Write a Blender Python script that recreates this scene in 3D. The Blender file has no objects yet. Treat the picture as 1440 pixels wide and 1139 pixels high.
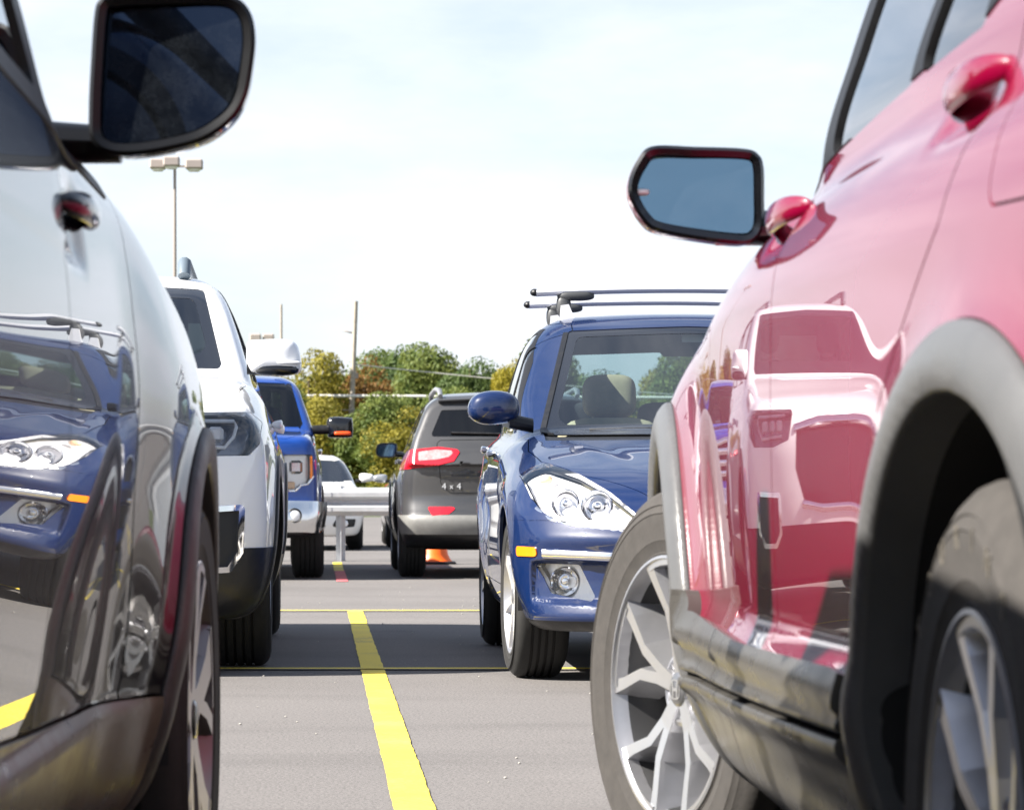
import bpy, math, random
import numpy as np
random.seed(7); rng = np.random.default_rng(7)
PI = math.pi
scene = bpy.context.scene
COL = scene.collection
rad = math.radians

# ------------------------------------------------------------------ curves
def C(pts):
    """smooth monotone curve through (x, v) points, flat outside"""
    p = sorted(pts); x = np.array([a for a, _ in p], float); v = np.array([b for _, b in p], float)
    if len(x) == 2:
        return lambda t: np.interp(t, x, v)
    h = np.diff(x); d = np.diff(v) / h
    m = np.zeros(len(x))
    for i in range(1, len(x) - 1):
        if d[i-1] * d[i] > 0:
            w1 = 2*h[i] + h[i-1]; w2 = h[i] + 2*h[i-1]
            m[i] = (w1 + w2) / (w1/d[i-1] + w2/d[i])
    m[0], m[-1] = d[0], d[-1]
    def f(t):
        t = np.clip(np.asarray(t, float), x[0], x[-1])
        k = np.clip(np.searchsorted(x, t) - 1, 0, len(x) - 2)
        s = (t - x[k]) / h[k]
        a, b = v[k], v[k+1]
        return ((1+2*s)*(1-s)**2*a + s*(1-s)**2*h[k]*m[k] + s*s*(3-2*s)*b + s*s*(s-1)*h[k]*m[k+1])
    return f
def smax(a, b, k):
    h = np.maximum(k - np.abs(a - b), 0.0)
    return np.maximum(a, b) + h*h/(4*k)
def smin(a, b, k): return -smax(-a, -b, k)
def bump(t, w): return np.exp(-(t/w)**2)
def sstep(a, b, t):
    s = np.clip((t-a)/(b-a), 0, 1); return s*s*(3-2*s)

# ------------------------------------------------------------------ implicit surface -> triangles
def surface_nets(F, lo, hi, h):
    n = [int(math.ceil((hi[i]-lo[i])/h)) + 1 for i in range(3)]
    ax = [lo[i] + h*np.arange(n[i]) for i in range(3)]
    G = np.stack(np.meshgrid(*ax, indexing='ij'), -1)
    V = F(G.reshape(-1, 3)).reshape(n)
    S = V < 0
    def sl(A, o): return A[o[0]:A.shape[0]-1+o[0], o[1]:A.shape[1]-1+o[1], o[2]:A.shape[2]-1+o[2]]
    cor = [(i, j, k) for i in (0, 1) for j in (0, 1) for k in (0, 1)]
    cnt = sum(sl(S, c).astype(np.int8) for c in cor)
    mask = (cnt > 0) & (cnt < 8)
    ci = np.argwhere(mask)
    acc = np.zeros((len(ci), 3)); num = np.zeros(len(ci))
    for a in cor:
        for d in range(3):
            if a[d] == 0:
                b = list(a); b[d] = 1
                ia = ci + np.array(a); ib = ci + np.array(b)
                va = V[ia[:, 0], ia[:, 1], ia[:, 2]]; vb = V[ib[:, 0], ib[:, 1], ib[:, 2]]
                cr = (va < 0) != (vb < 0)
                t = np.where(cr, va/np.where(va == vb, 1, va-vb), 0)
                p = ia.astype(float); p[:, d] += t
                acc += np.where(cr[:, None], p, 0); num += cr
    P = np.array(lo) + h*acc/num[:, None]
    idx = -np.ones(mask.shape, np.int64); idx[mask] = np.arange(len(ci))
    tris = []
    for d in range(3):
        o = [0, 1, 2]; o.remove(d); e, f = o
        A = [slice(None)]*3; B = [slice(None)]*3
        A[d] = slice(0, n[d]-1); B[d] = slice(1, n[d])
        cr = S[tuple(A)] != S[tuple(B)]
        q = np.argwhere(cr)
        q = q[(q[:, e] > 0) & (q[:, f] > 0) & (q[:, e] < n[e]-1) & (q[:, f] < n[f]-1)]
        inside_first = S[q[:, 0], q[:, 1], q[:, 2]]
        def cell(de, df):
            r = q.copy(); r[:, e] += de; r[:, f] += df
            return idx[r[:, 0], r[:, 1], r[:, 2]]
        a, b, c, dd = cell(-1, -1), cell(0, -1), cell(0, 0), cell(-1, 0)
        flip = inside_first if d != 1 else ~inside_first
        b2 = np.where(flip, b, dd); d2 = np.where(flip, dd, b)
        tris.append(np.stack([a, b2, c], 1)); tris.append(np.stack([a, c, d2], 1))
    return P, np.concatenate(tris)
def gradient(F, P, eps=0.0015):
    g = np.empty_like(P)
    for i in range(3):
        d = np.zeros(3); d[i] = eps
        g[:, i] = (F(P+d) - F(P-d)) / (2*eps)
    return g
def project(F, P, it=3, lim=0.02):
    P = P.copy()
    for _ in range(it):
        g = gradient(F, P); q = F(P); l2 = np.maximum((g*g).sum(1), 1e-4)
        st = (q/l2)[:, None]*g
        ln = np.linalg.norm(st, axis=1); st *= np.minimum(1, lim/np.maximum(ln, 1e-9))[:, None]
        P -= st
    return P
def normals_of(F, P):
    g = gradient(F, P); return g/np.maximum(np.linalg.norm(g, axis=1), 1e-9)[:, None]
def roll_rows(T, k):
    i = (np.arange(3)[None, :] + k[:, None]) % 3
    return np.take_along_axis(T, i, 1)
def edges_of(T):
    E = np.concatenate([T[:, [0, 1]], T[:, [1, 2]], T[:, [2, 0]]])
    E.sort(axis=1)
    return uniq_pairs(E)[:2]
def uniq_pairs(E):
    key = E[:, 0].astype(np.int64)*(1 << 32) + E[:, 1]
    u, inv, ct = np.unique(key, return_inverse=True, return_counts=True)
    return np.stack([u >> 32, u & ((1 << 32)-1)], 1), inv, ct
def refine(V, T, mark, proj):
    """mark(V, E) -> bool per edge; split marked edges at mid-points"""
    E, inv = edges_of(T); inv = inv.reshape(-1)
    mk = mark(V, E)
    if not mk.any(): return V, T, False
    mid = -np.ones(len(E), np.int64); mid[mk] = len(V) + np.arange(mk.sum())
    nv = (V[E[mk, 0]] + V[E[mk, 1]])/2
    V = np.concatenate([V, proj(nv)])
    nt = len(T); M = np.stack([mid[inv[:nt]], mid[inv[nt:2*nt]], mid[inv[2*nt:]]], 1)
    n = (M >= 0).sum(1)
    out = [T[n == 0]]
    t, m = T[n == 3], M[n == 3]
    if len(t):
        out += [np.stack([t[:, 0], m[:, 0], m[:, 2]], 1), np.stack([m[:, 0], t[:, 1], m[:, 1]], 1),
                np.stack([m[:, 2], m[:, 1], t[:, 2]], 1), m]
    t, m = T[n == 1], M[n == 1]
    if len(t):
        k = np.argmax(m >= 0, axis=1); t = roll_rows(t, k); m = roll_rows(m, k)
        out += [np.stack([t[:, 0], m[:, 0], t[:, 2]], 1), np.stack([m[:, 0], t[:, 1], t[:, 2]], 1)]
    t, m = T[n == 2], M[n == 2]
    if len(t):
        k = (np.argmax(m < 0, axis=1) + 1) % 3; t = roll_rows(t, k); m = roll_rows(m, k)
        out += [np.stack([t[:, 1], m[:, 1], m[:, 0]], 1), np.stack([t[:, 0], m[:, 0], m[:, 1]], 1),
                np.stack([t[:, 0], m[:, 1], t[:, 2]], 1)]
    return V, np.concatenate(out), True
def clip(V, T, g, proj=None):
    """split triangles along g = 0 -> V, inside (g<0), outside"""
    gv = g(V)
    s = gv < 0
    c = s[T].sum(1)
    ins, outs = [T[c == 3]], [T[c == 0]]
    mx = T[(c == 1) | (c == 2)]
    if len(mx):
        sm = s[mx]; lone = np.where(sm.sum(1) == 1, np.argmax(sm, 1), np.argmin(sm, 1))
        loneIn = sm.sum(1) == 1
        t = roll_rows(mx, lone)
        e1 = np.sort(t[:, [0, 1]], 1); e2 = np.sort(t[:, [0, 2]], 1)
        E, inv, _ = uniq_pairs(np.concatenate([e1, e2])); inv = inv.reshape(-1)
        a, b = V[E[:, 0]], V[E[:, 1]]; ga, gb = gv[E[:, 0]], gv[E[:, 1]]
        w = np.clip(ga/np.where(ga == gb, 1, ga-gb), 0.001, 0.999)
        nv = a + w[:, None]*(b-a)
        if proj is not None: nv = proj(nv)
        m = inv + len(V); V = np.concatenate([V, nv])
        m1, m2 = m[:len(t)], m[len(t):]
        tip = np.stack([t[:, 0], m1, m2], 1)
        qa = np.stack([m1, t[:, 1], t[:, 2]], 1); qb = np.stack([m1, t[:, 2], m2], 1)
        ins += [tip[loneIn], qa[~loneIn], qb[~loneIn]]
        outs += [tip[~loneIn], qa[loneIn], qb[loneIn]]
    return V, np.concatenate(ins), np.concatenate(outs)
def poly2(pts, r=0.0):
    """signed distance to a 2D polygon with corners rounded by r"""
    P = np.array(pts, float)
    area = 0.5*np.sum(P[:, 0]*np.roll(P[:, 1], -1) - np.roll(P[:, 0], -1)*P[:, 1])
    if area < 0: P = P[::-1]
    if r > 0:  # shrink by r so that the rounded outline passes near the given one
        n = len(P); Q = []
        for i in range(n):
            a, b, c = P[i-1], P[i], P[(i+1) % n]
            u = (b-a)/np.linalg.norm(b-a); w = (c-b)/np.linalg.norm(c-b)
            nu = np.array([-u[1], u[0]]); nw = np.array([-w[1], w[0]])
            bis = nu+nw; L = np.dot(bis, nu)
            Q.append(b + bis*(r/max(L, 0.45)))
        P = np.array(Q)
    A = P; B = np.roll(P, -1, 0)
    def f(u, v):
        d2 = np.full(u.shape, 1e9); ins = np.zeros(u.shape, bool)
        for (ax, ay), (bx, by) in zip(A, B):
            ex, ey = bx-ax, by-ay; px, py = u-ax, v-ay
            t = np.clip((px*ex+py*ey)/(ex*ex+ey*ey+1e-12), 0, 1)
            d2 = np.minimum(d2, (px-t*ex)**2 + (py-t*ey)**2)
            c = (ay > v) != (by > v)
            ins ^= c & (px < ex*(v-ay)/(ey if abs(ey) > 1e-12 else 1e-12))
        d = np.sqrt(d2)
        return np.where(ins, -d, d) - r
    return f
def side(poly, xmin=0.3):       # region seen from the side, both flanks
    return lambda V: np.maximum(poly(V[:, 1], V[:, 2]), xmin - np.abs(V[:, 0]))
def front(poly, ymin):          # region seen from the front; |x|
    return lambda V: np.maximum(poly(np.abs(V[:, 0]), V[:, 2]), ymin - V[:, 1])
def rear(poly, ymax):
    return lambda V: np.maximum(poly(np.abs(V[:, 0]), V[:, 2]), V[:, 1] - ymax)
def topv(poly, zmin):
    return lambda V: np.maximum(poly(np.abs(V[:, 0]), V[:, 1]), zmin - V[:, 2])

# ------------------------------------------------------------------ objects
def mesh_raw(name, V, T, N=None, smooth=True):
    me = bpy.data.meshes.new(name)
    V = np.asarray(V, np.float32); T = np.asarray(T, np.int32)
    me.vertices.add(len(V)); me.vertices.foreach_set('co', V.ravel())
    me.loops.add(T.size); me.loops.foreach_set('vertex_index', T.ravel())
    k = T.shape[1]
    me.polygons.add(len(T)); me.polygons.foreach_set('loop_start', np.arange(0, T.size, k, dtype=np.int32))
    try: me.polygons.foreach_set('loop_total', np.full(len(T), k, np.int32))
    except Exception: pass
    me.polygons.foreach_set('use_smooth', np.full(len(T), smooth))
    me.update(); me.validate()
    if N is not None and len(me.polygons) == len(T):
        me.normals_split_custom_set_from_vertices(np.asarray(N, float).tolist())
    return me
def link(name, me, mat=None, parent=None):
    o = bpy.data.objects.new(name, me); COL.objects.link(o)
    if mat is not None and me is not None:
        for m in (mat if isinstance(mat, (list, tuple)) else [mat]): me.materials.append(m)
    if parent is not None: o.parent = parent
    return o
def tag(o, label=None, cat=None, group=None, kind=None):
    if label: o['label'] = label
    if cat: o['category'] = cat
    if group: o['group'] = group
    if kind: o['kind'] = kind
    return o
def empty(name, loc=(0, 0, 0), rz=0.0):
    o = bpy.data.objects.new(name, None); COL.objects.link(o)
    o.location = loc; o.rotation_euler = (0, 0, rz); o.empty_display_size = 0.2
    return o
def children(o): return [c for c in bpy.data.objects if c.parent == o]
def copy_tree(o, parent=None):
    c = o.copy(); COL.objects.link(c)
    if parent is not None: c.parent = parent
    for ch in children(o): copy_tree(ch, c)
    return c

class MB:
    """collects polygons of any size into one mesh; flat or smooth per call"""
    def __init__(s): s.v = []; s.f = []; s.sm = []; s.mi = []
    def add(s, V, Fc, smooth=False, mi=0):
        b = len(s.v); s.v += [tuple(map(float, p)) for p in V]
        s.f += [tuple(int(i)+b for i in f) for f in Fc]; s.sm += [smooth]*len(Fc); s.mi += [mi]*len(Fc)
        return s
    def box(s, c, d, rz=0, bev=0.0, mi=0, rx=0):
        x, y, z = d[0]/2, d[1]/2, d[2]/2
        if bev <= 0:
            V = [(i*x, j*y, k*z) for i in (-1, 1) for j in (-1, 1) for k in (-1, 1)]
            Fc = [(0, 1, 3, 2), (4, 6, 7, 5), (0, 4, 5, 1), (2, 3, 7, 6), (0, 2, 6, 4), (1, 5, 7, 3)]
        else:
            bev = min(bev, x*.99, y*.99, z*.99)
            V = []; m = {}
            for i in (-1, 1):
                for j in (-1, 1):
                    for k in (-1, 1):
                        for a in range(3):
                            p = [i*(x-bev), j*(y-bev), k*(z-bev)]; p[a] = (i*x, j*y, k*z)[a]
                            m[i, j, k, a] = len(V); V.append(p)
            Fc = []
            def face(a, sgn):
                o = [q for q in range(3) if q != a]; r = []
                for u, w in ((-1, -1), (1, -1), (1, 1), (-1, 1)):
                    t = [0, 0, 0]; t[a] = sgn; t[o[0]] = u; t[o[1]] = w; r.append(m[t[0], t[1], t[2], a])
                return r
            for a in range(3):
                for sgn in (-1, 1): Fc.append(face(a, sgn))
            for a in range(3):
                b, c2 = [q for q in range(3) if q != a]
                for u in (-1, 1):
                    for w in (-1, 1):
                        t0 = [0, 0, 0]; t0[a] = -1; t0[b] = u; t0[c2] = w; t1 = list(t0); t1[a] = 1
                        Fc.append((m[(*t0, b)], m[(*t1, b)], m[(*t1, c2)], m[(*t0, c2)]))
            for i in (-1, 1):
                for j in (-1, 1):
                    for k in (-1, 1): Fc.append((m[i, j, k, 0], m[i, j, k, 1], m[i, j, k, 2]))
            # orient outwards
            FF = []
            for f in Fc:
                p = [np.array(V[q]) for q in f]; n = np.cross(p[1]-p[0], p[2]-p[0])
                FF.append(f if np.dot(n, sum(p)) > 0 else f[::-1])
            Fc = FF
        V = np.array(V, float)
        if rx:
            c_, s_ = math.cos(rx), math.sin(rx); V = V @ np.array([[1, 0, 0], [0, c_, s_], [0, -s_, c_]])
        if rz:
            c_, s_ = math.cos(rz), math.sin(rz); V = V @ np.array([[c_, s_, 0], [-s_, c_, 0], [0, 0, 1]])
        return s.add(V + np.array(c), Fc, False, mi)
    def tube(s, pts, r, n=10, cap=True, mi=0):
        """r scalar or list"""
        P = [np.array(p, float) for p in pts]; m = len(P)
        R = [r]*m if np.isscalar(r) else list(r)
        V = []; Fc = []
        up = None
        for i in range(m):
            d = P[min(i+1, m-1)] - P[max(i-1, 0)]; d /= np.linalg.norm(d)
            if up is None: up = np.array([0, 0, 1.0]) if abs(d[2]) < .9 else np.array([1.0, 0, 0])
            u = np.cross(d, up); u /= np.linalg.norm(u); w = np.cross(u, d); up = w
            for k in range(n):
                a = 2*PI*k/n; V.append(P[i] + R[i]*(math.cos(a)*u + math.sin(a)*w))
        for i in range(m-1):
            for k in range(n):
                a, b = i*n+k, i*n+(k+1) % n; Fc.append((a, b, b+n, a+n))
        s.add(V, Fc, True, mi)
        if cap:
            s.add(V[:n], [tuple(range(n))], False, mi); s.add(V[-n:], [tuple(range(n))[::-1]], False, mi)
        return s
    def lathe(s, prof, axis='x', n=64, c=(0, 0, 0), smooth=True, mi=0, a0=0, a1=2*PI):
        """prof: (along axis, radius)"""
        full = abs(a1-a0-2*PI) < 1e-6; k = n if full else n+1
        V = []
        for (h, r) in prof:
            for i in range(k):
                a = a0 + (a1-a0)*i/n; u, w = r*math.cos(a), r*math.sin(a)
                V.append({'x': (h, u, w), 'y': (u, h, w), 'z': (u, w, h)}[axis])
        Fc = []
        for j in range(len(prof)-1):
            for i in range(n):
                a, b = j*k+i, j*k+(i+1) % k; Fc.append((a, b, b+k, a+k))
        V = np.array(V) + np.array(c)
        return s.add(V, Fc, smooth, mi)
    def prism(s, poly, h0, h1, axis='y', mi=0, c=(0, 0, 0)):
        """2D polygon extruded along axis. poly coords are the two other axes in order"""
        n = len(poly); V = []
        for h in (h0, h1):
            for (a, b) in poly: V.append({'x': (h, a, b), 'y': (a, h, b), 'z': (a, b, h)}[axis])
        Fc = [tuple(range(n)), tuple(range(2*n-1, n-1, -1))] + [(i, i+n, (i+1) % n+n, (i+1) % n) for i in range(n)]
        return s.add(np.array(V)+np.array(c), Fc, False, mi)
    def ellip(s, c, r, nu=20, nv=12, p=2.0, mi=0, rot=None):
        """superellipsoid"""
        V = []; Fc = []
        sg = lambda q, e: math.copysign(abs(q)**e, q)
        e = 2.0/p
        for j in range(nv+1):
            b = -PI/2 + PI*j/nv
            for i in range(nu):
                a = 2*PI*i/nu
                V.append((r[0]*sg(math.cos(b), e)*sg(math.cos(a), e), r[1]*sg(math.cos(b), e)*sg(math.sin(a), e), r[2]*sg(math.sin(b), e)))
        for j in range(nv):
            for i in range(nu):
                a, b = j*nu+i, j*nu+(i+1) % nu; Fc.append((a, b, b+nu, a+nu))
        V = np.array(V)
        if rot is not None: V = V @ np.array(rot).T
        return s.add(V+np.array(c), Fc, True, mi)
    def loft(s, rings, closed=True, cap0=True, cap1=True, smooth=True, mi=0):
        n = len(rings[0]); V = [p for r in rings for p in r]; Fc = []
        for j in range(len(rings)-1):
            for i in range(n if closed else n-1):
                a, b = j*n+i, j*n+(i+1) % n; Fc.append((a, b, b+n, a+n))
        s.add(V, Fc, smooth, mi)
        if cap0: s.add(rings[0], [tuple(range(n))[::-1]], False, mi)
        if cap1: s.add(rings[-1], [tuple(range(n))], False, mi)
        return s
    def build(s, name, mat=None, parent=None, fix=True):
        me = bpy.data.meshes.new(name)
        me.from_pydata(s.v, [], s.f)
        me.polygons.foreach_set('use_smooth', s.sm)
        me.polygons.foreach_set('material_index', s.mi)
        me.update(); me.validate()
        if fix:
            import bmesh
            bm = bmesh.new(); bm.from_mesh(me)
            bmesh.ops.remove_doubles(bm, verts=bm.verts, dist=1e-5)
            bmesh.ops.recalc_face_normals(bm, faces=bm.faces)
            for e in bm.edges:
                if len(e.link_faces) == 2 and e.calc_face_angle(0) > 0.7: e.smooth = False
            bm.to_mesh(me); bm.free()
        return link(name, me, mat, parent)

# ------------------------------------------------------------------ materials
def mat_base(name):
    m = bpy.data.materials.new(name); m.use_nodes = True
    nt = m.node_tree; b = nt.nodes['Principled BSDF']
    return m, nt, b
def N(nt, typ, **kw):
    n = nt.nodes.new(typ)
    for k, v in kw.items():
        if k.startswith('i_'): n.inputs[k[2:].replace('_', ' ')].default_value = v
        else: setattr(n, k, v)
    return n
def pbr(name, col, rough=.5, metal=0, coat=0, spec=.5, noise=0.0, nscale=20, rvar=0.0, bumpd=0.0, bscale=200, emit=None, coat_rough=.02, bumpw=.3):
    m, nt, b = mat_base(name)
    b.inputs['Base Color'].default_value = (*col, 1); b.inputs['Roughness'].default_value = rough
    b.inputs['Metallic'].default_value = metal; b.inputs['Coat Weight'].default_value = coat
    b.inputs['Coat Roughness'].default_value = coat_rough
    b.inputs['Specular IOR Level'].default_value = spec
    tc = N(nt, 'ShaderNodeTexCoord')
    if noise > 0 or rvar > 0:
        nz = N(nt, 'ShaderNodeTexNoise', i_Scale=nscale, i_Detail=6.0, i_Roughness=.65)
        nt.links.new(tc.outputs['Object'], nz.inputs['Vector'])
        if noise > 0:
            mx = N(nt, 'ShaderNodeMixRGB', blend_type='MULTIPLY', i_Fac=1.0)
            cr = N(nt, 'ShaderNodeMapRange', i_From_Min=.3, i_From_Max=.7, i_To_Min=1-noise, i_To_Max=1+noise)
            nt.links.new(nz.outputs['Fac'], cr.inputs['Value'])
            mx.inputs['Color1'].default_value = (*col, 1)
            nt.links.new(cr.outputs['Result'], mx.inputs['Color2']); nt.links.new(mx.outputs['Color'], b.inputs['Base Color'])
        if rvar > 0:
            r2 = N(nt, 'ShaderNodeMapRange', i_From_Min=.3, i_From_Max=.7, i_To_Min=max(0, rough-rvar), i_To_Max=rough+rvar)
            nt.links.new(nz.outputs['Fac'], r2.inputs['Value']); nt.links.new(r2.outputs['Result'], b.inputs['Roughness'])
    if bumpd > 0:
        nb = N(nt, 'ShaderNodeTexNoise', i_Scale=bscale, i_Detail=3.0)
        nt.links.new(tc.outputs['Object'], nb.inputs['Vector'])
        bp = N(nt, 'ShaderNodeBump', i_Strength=bumpw, i_Distance=bumpd)
        nt.links.new(nb.outputs['Fac'], bp.inputs['Height']); nt.links.new(bp.outputs['Normal'], b.inputs['Normal'])
    if emit:
        b.inputs['Emission Color'].default_value = (*emit[0], 1); b.inputs['Emission Strength'].default_value = emit[1]
    return m
def paint(name, col, metal=.0, rough=.35, flake=.0, dust=.04, dustcol=(.35, .32, .28), coat_ior=1.55):
    """car paint: base under a clear coat, with a thin uneven film of road dust"""
    m, nt, b = mat_base(name)
    b.inputs['Metallic'].default_value = metal; b.inputs['Roughness'].default_value = rough
    b.inputs['Coat Weight'].default_value = 1.0; b.inputs['Coat Roughness'].default_value = .008; b.inputs['Coat IOR'].default_value = coat_ior; b.inputs['Specular IOR Level'].default_value = .12
    tc = N(nt, 'ShaderNodeTexCoord')
    nz = N(nt, 'ShaderNodeTexNoise', i_Scale=9.0, i_Detail=8.0, i_Roughness=.7)
    nt.links.new(tc.outputs['Object'], nz.inputs['Vector'])
    sp = N(nt, 'ShaderNodeTexNoise', i_Scale=260.0, i_Detail=2.0)
    nt.links.new(tc.outputs['Object'], sp.inputs['Vector'])
    ml = N(nt, 'ShaderNodeMath', operation='MULTIPLY'); nt.links.new(nz.outputs['Fac'], ml.inputs[0]); nt.links.new(sp.outputs['Fac'], ml.inputs[1])
    mr = N(nt, 'ShaderNodeMapRange', i_From_Min=.18, i_From_Max=.42, i_To_Min=0, i_To_Max=dust); nt.links.new(ml.outputs[0], mr.inputs['Value'])
    mx = N(nt, 'ShaderNodeMixRGB'); mx.inputs['Color1'].default_value = (*col, 1); mx.inputs['Color2'].default_value = (*dustcol, 1)
    nt.links.new(mr.outputs['Result'], mx.inputs['Fac']); nt.links.new(mx.outputs['Color'], b.inputs['Base Color'])
    return m
def glass_thin(name, tint=(.75, .85, .82), ior=1.5, rough=0.0):
    """thin pane: Fresnel mirror over tinted see-through"""
    m = bpy.data.materials.new(name); m.use_nodes = True; nt = m.node_tree; nt.nodes.clear()
    out = N(nt, 'ShaderNodeOutputMaterial'); mix = N(nt, 'ShaderNodeMixShader'); fr = N(nt, 'ShaderNodeFresnel', i_IOR=ior)
    tr = N(nt, 'ShaderNodeBsdfTransparent'); gl = N(nt, 'ShaderNodeBsdfGlossy', i_Roughness=rough)
    tr.inputs['Color'].default_value = (*tint, 1); gl.inputs['Color'].default_value = (1, 1, 1, 1)
    # same Fresnel from both faces of a thin pane
    geo = N(nt, 'ShaderNodeNewGeometry'); 
    bw = N(nt, 'ShaderNodeMix', data_type='FLOAT'); 
    io = N(nt, 'ShaderNodeMapRange', i_From_Min=0, i_From_Max=1, i_To_Min=ior, i_To_Max=1/ior)
    nt.links.new(geo.outputs['Backfacing'], io.inputs['Value']); 
    io2 = N(nt, 'ShaderNodeValue'); io2.outputs[0].default_value = ior
    nt.links.new(io2.outputs[0], fr.inputs['IOR'])
    ly = N(nt, 'ShaderNodeMath', operation='MULTIPLY'); ly.use_clamp = True; ly.inputs[1].default_value = 1.3
    nt.links.new(fr.outputs['Fac'], ly.inputs[0])
    nt.links.new(ly.outputs[0], mix.inputs['Fac']); nt.links.new(tr.outputs[0], mix.inputs[1]); nt.links.new(gl.outputs[0], mix.inputs[2])
    nt.links.new(mix.outputs[0], out.inputs['Surface'])
    for n in (bw, io, geo): nt.nodes.remove(n)
    return m
MT = {}
MT['black_plastic'] = pbr('black_plastic', (.007, .007, .008), .42, rvar=.1, noise=.25, bumpd=.0006, bscale=500)
MT['grey_cladding'] = pbr('grey_cladding', (.085, .083, .08), .42, noise=.2, nscale=14, rvar=.08, bumpd=.0004, bscale=900)
MT['rubber'] = pbr('rubber', (.011, .0105, .010), .8, noise=.3, nscale=30, bumpd=.001, bscale=300)
MT['dark'] = pbr('dark_lining', (.006, .006, .007), .8)
MT['gap'] = pbr('seam_dark', (.004, .004, .004), .7)
MT['chrome'] = pbr('chrome', (.8, .8, .82), .08, metal=1)
MT['gloss_black'] = pbr('gloss_black', (.003, .003, .004), .2, coat=.6)
MT['seal'] = pbr('window_seal', (.005, .005, .006), .5, spec=.3)
MT['glass'] = glass_thin('window_glass', (.62, .74, .74))
MT['tint'] = glass_thin('privacy_glass', (.06, .07, .07))
MT['lens'] = glass_thin('lamp_lens', (.95, .95, .95))
MT['mirror'] = pbr('mirror_glass', (.85, .88, .9), .01, metal=1)
MT['silver'] = pbr('wheel_silver', (.48, .48, .50), .36, metal=.85, noise=.06)
MT['machined'] = pbr('machined_alloy', (.86, .86, .87), .28, metal=1)
MT['steel'] = pbr('brake_steel', (.3, .29, .28), .4, metal=1, noise=.3)
MT['amber'] = pbr('amber_lens', (.95, .22, .008), .2, coat=.4)
MT['red_lens'] = pbr('red_lens', (.55, .01, .02), .15, coat=1)
MT['reflector'] = pbr('lamp_reflector', (.88, .88, .9), .28, metal=.35, bumpd=.004, bscale=60, bumpw=.5)
MT['beige'] = pbr('beige_upholstery', (.44, .345, .235), .8, noise=.1, bumpd=.0008, bscale=400)
MT['dark_cloth'] = pbr('dark_upholstery', (.03, .03, .034), .85, noise=.1)
MT['liner'] = pbr('headliner', (.16, .155, .14), .9)
# ------------------------------------------------------------------ car body builder
def car_field(p):
    Wm = p['Wm']; top = C(p['top']); bot = C(p['bot']); W = p['W'] if callable(p['W']) else C(p['W']); sec = C(p['sec'])
    fr = C(p['front']); rr = C(p['rear']); yF, yR = p['yF'], p['yR']
    fp, fn = p.get('fp', (.22, 3)); rp, rn = p.get('rp', (.18, 3))
    crown = p.get('crown', .05); ks, kf, kr, kb = p.get('k', (.2, .16, .14, .08))
    extra = p.get('extra'); gh = p.get('gh')
    hoodx = p.get('hoodx'); facex = p.get('facex')
    if gh:
        roof = C(gh['roof']); gw = C(gh['w'])      # half width by z
        (y0, z0), (y1, z1) = gh['ws']; (q0, s0), (q1, s1) = gh['rw']
        cw, cr = gh.get('cw', .12), gh.get('cr', .1)
        gtap = C(gh['tap']) if 'tap' in gh else None
        k1, k2, k3 = gh.get('k', (.14, .08, .03))
    def F(P):
        x = np.abs(P[:, 0]); y = P[:, 1]; z = P[:, 2]
        a = x - (W(y) - sec(z))
        if extra is not None: a = a - extra(x, y, z)
        xn = x/Wm
        t = z - (top(y) - crown*xn*xn)
        if hoodx is not None: t = t - hoodx(x, y, z)
        f = y - (yF - fr(z) - fp*np.power(xn, fn))
        if facex is not None: f = f - facex(x, y, z)
        r = (yR + rr(z) + rp*np.power(xn, rn)) - y
        b = bot(y) - z
        m = smax(a, t, ks); m = smax(m, f, kf); m = smax(m, r, kr); m = smax(m, b, kb)
        if gh:
            hw = gw(z)
            if gtap is not None: hw = hw - gtap(y)
            a2 = x - hw
            t2 = z - (roof(y) - gh.get('crown', .06)*xn*xn)
            n = math.hypot(y1-y0, z1-z0)
            w = ((y-y0)*(z1-z0) - (z-z0)*(y1-y0))/n + cw*x*x
            n2 = math.hypot(q1-q0, s1-s0)
            w2 = -((y-q0)*(s1-s0) - (z-s0)*(q1-q0))/n2 + cr*x*x
            g = smax(a2, t2, k1); g = smax(g, w, k2); g = smax(g, w2, k2); g = np.maximum(g, gh['zlow'] - z)
            m = smin(m, g, k3)
        return m
    return F
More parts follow.
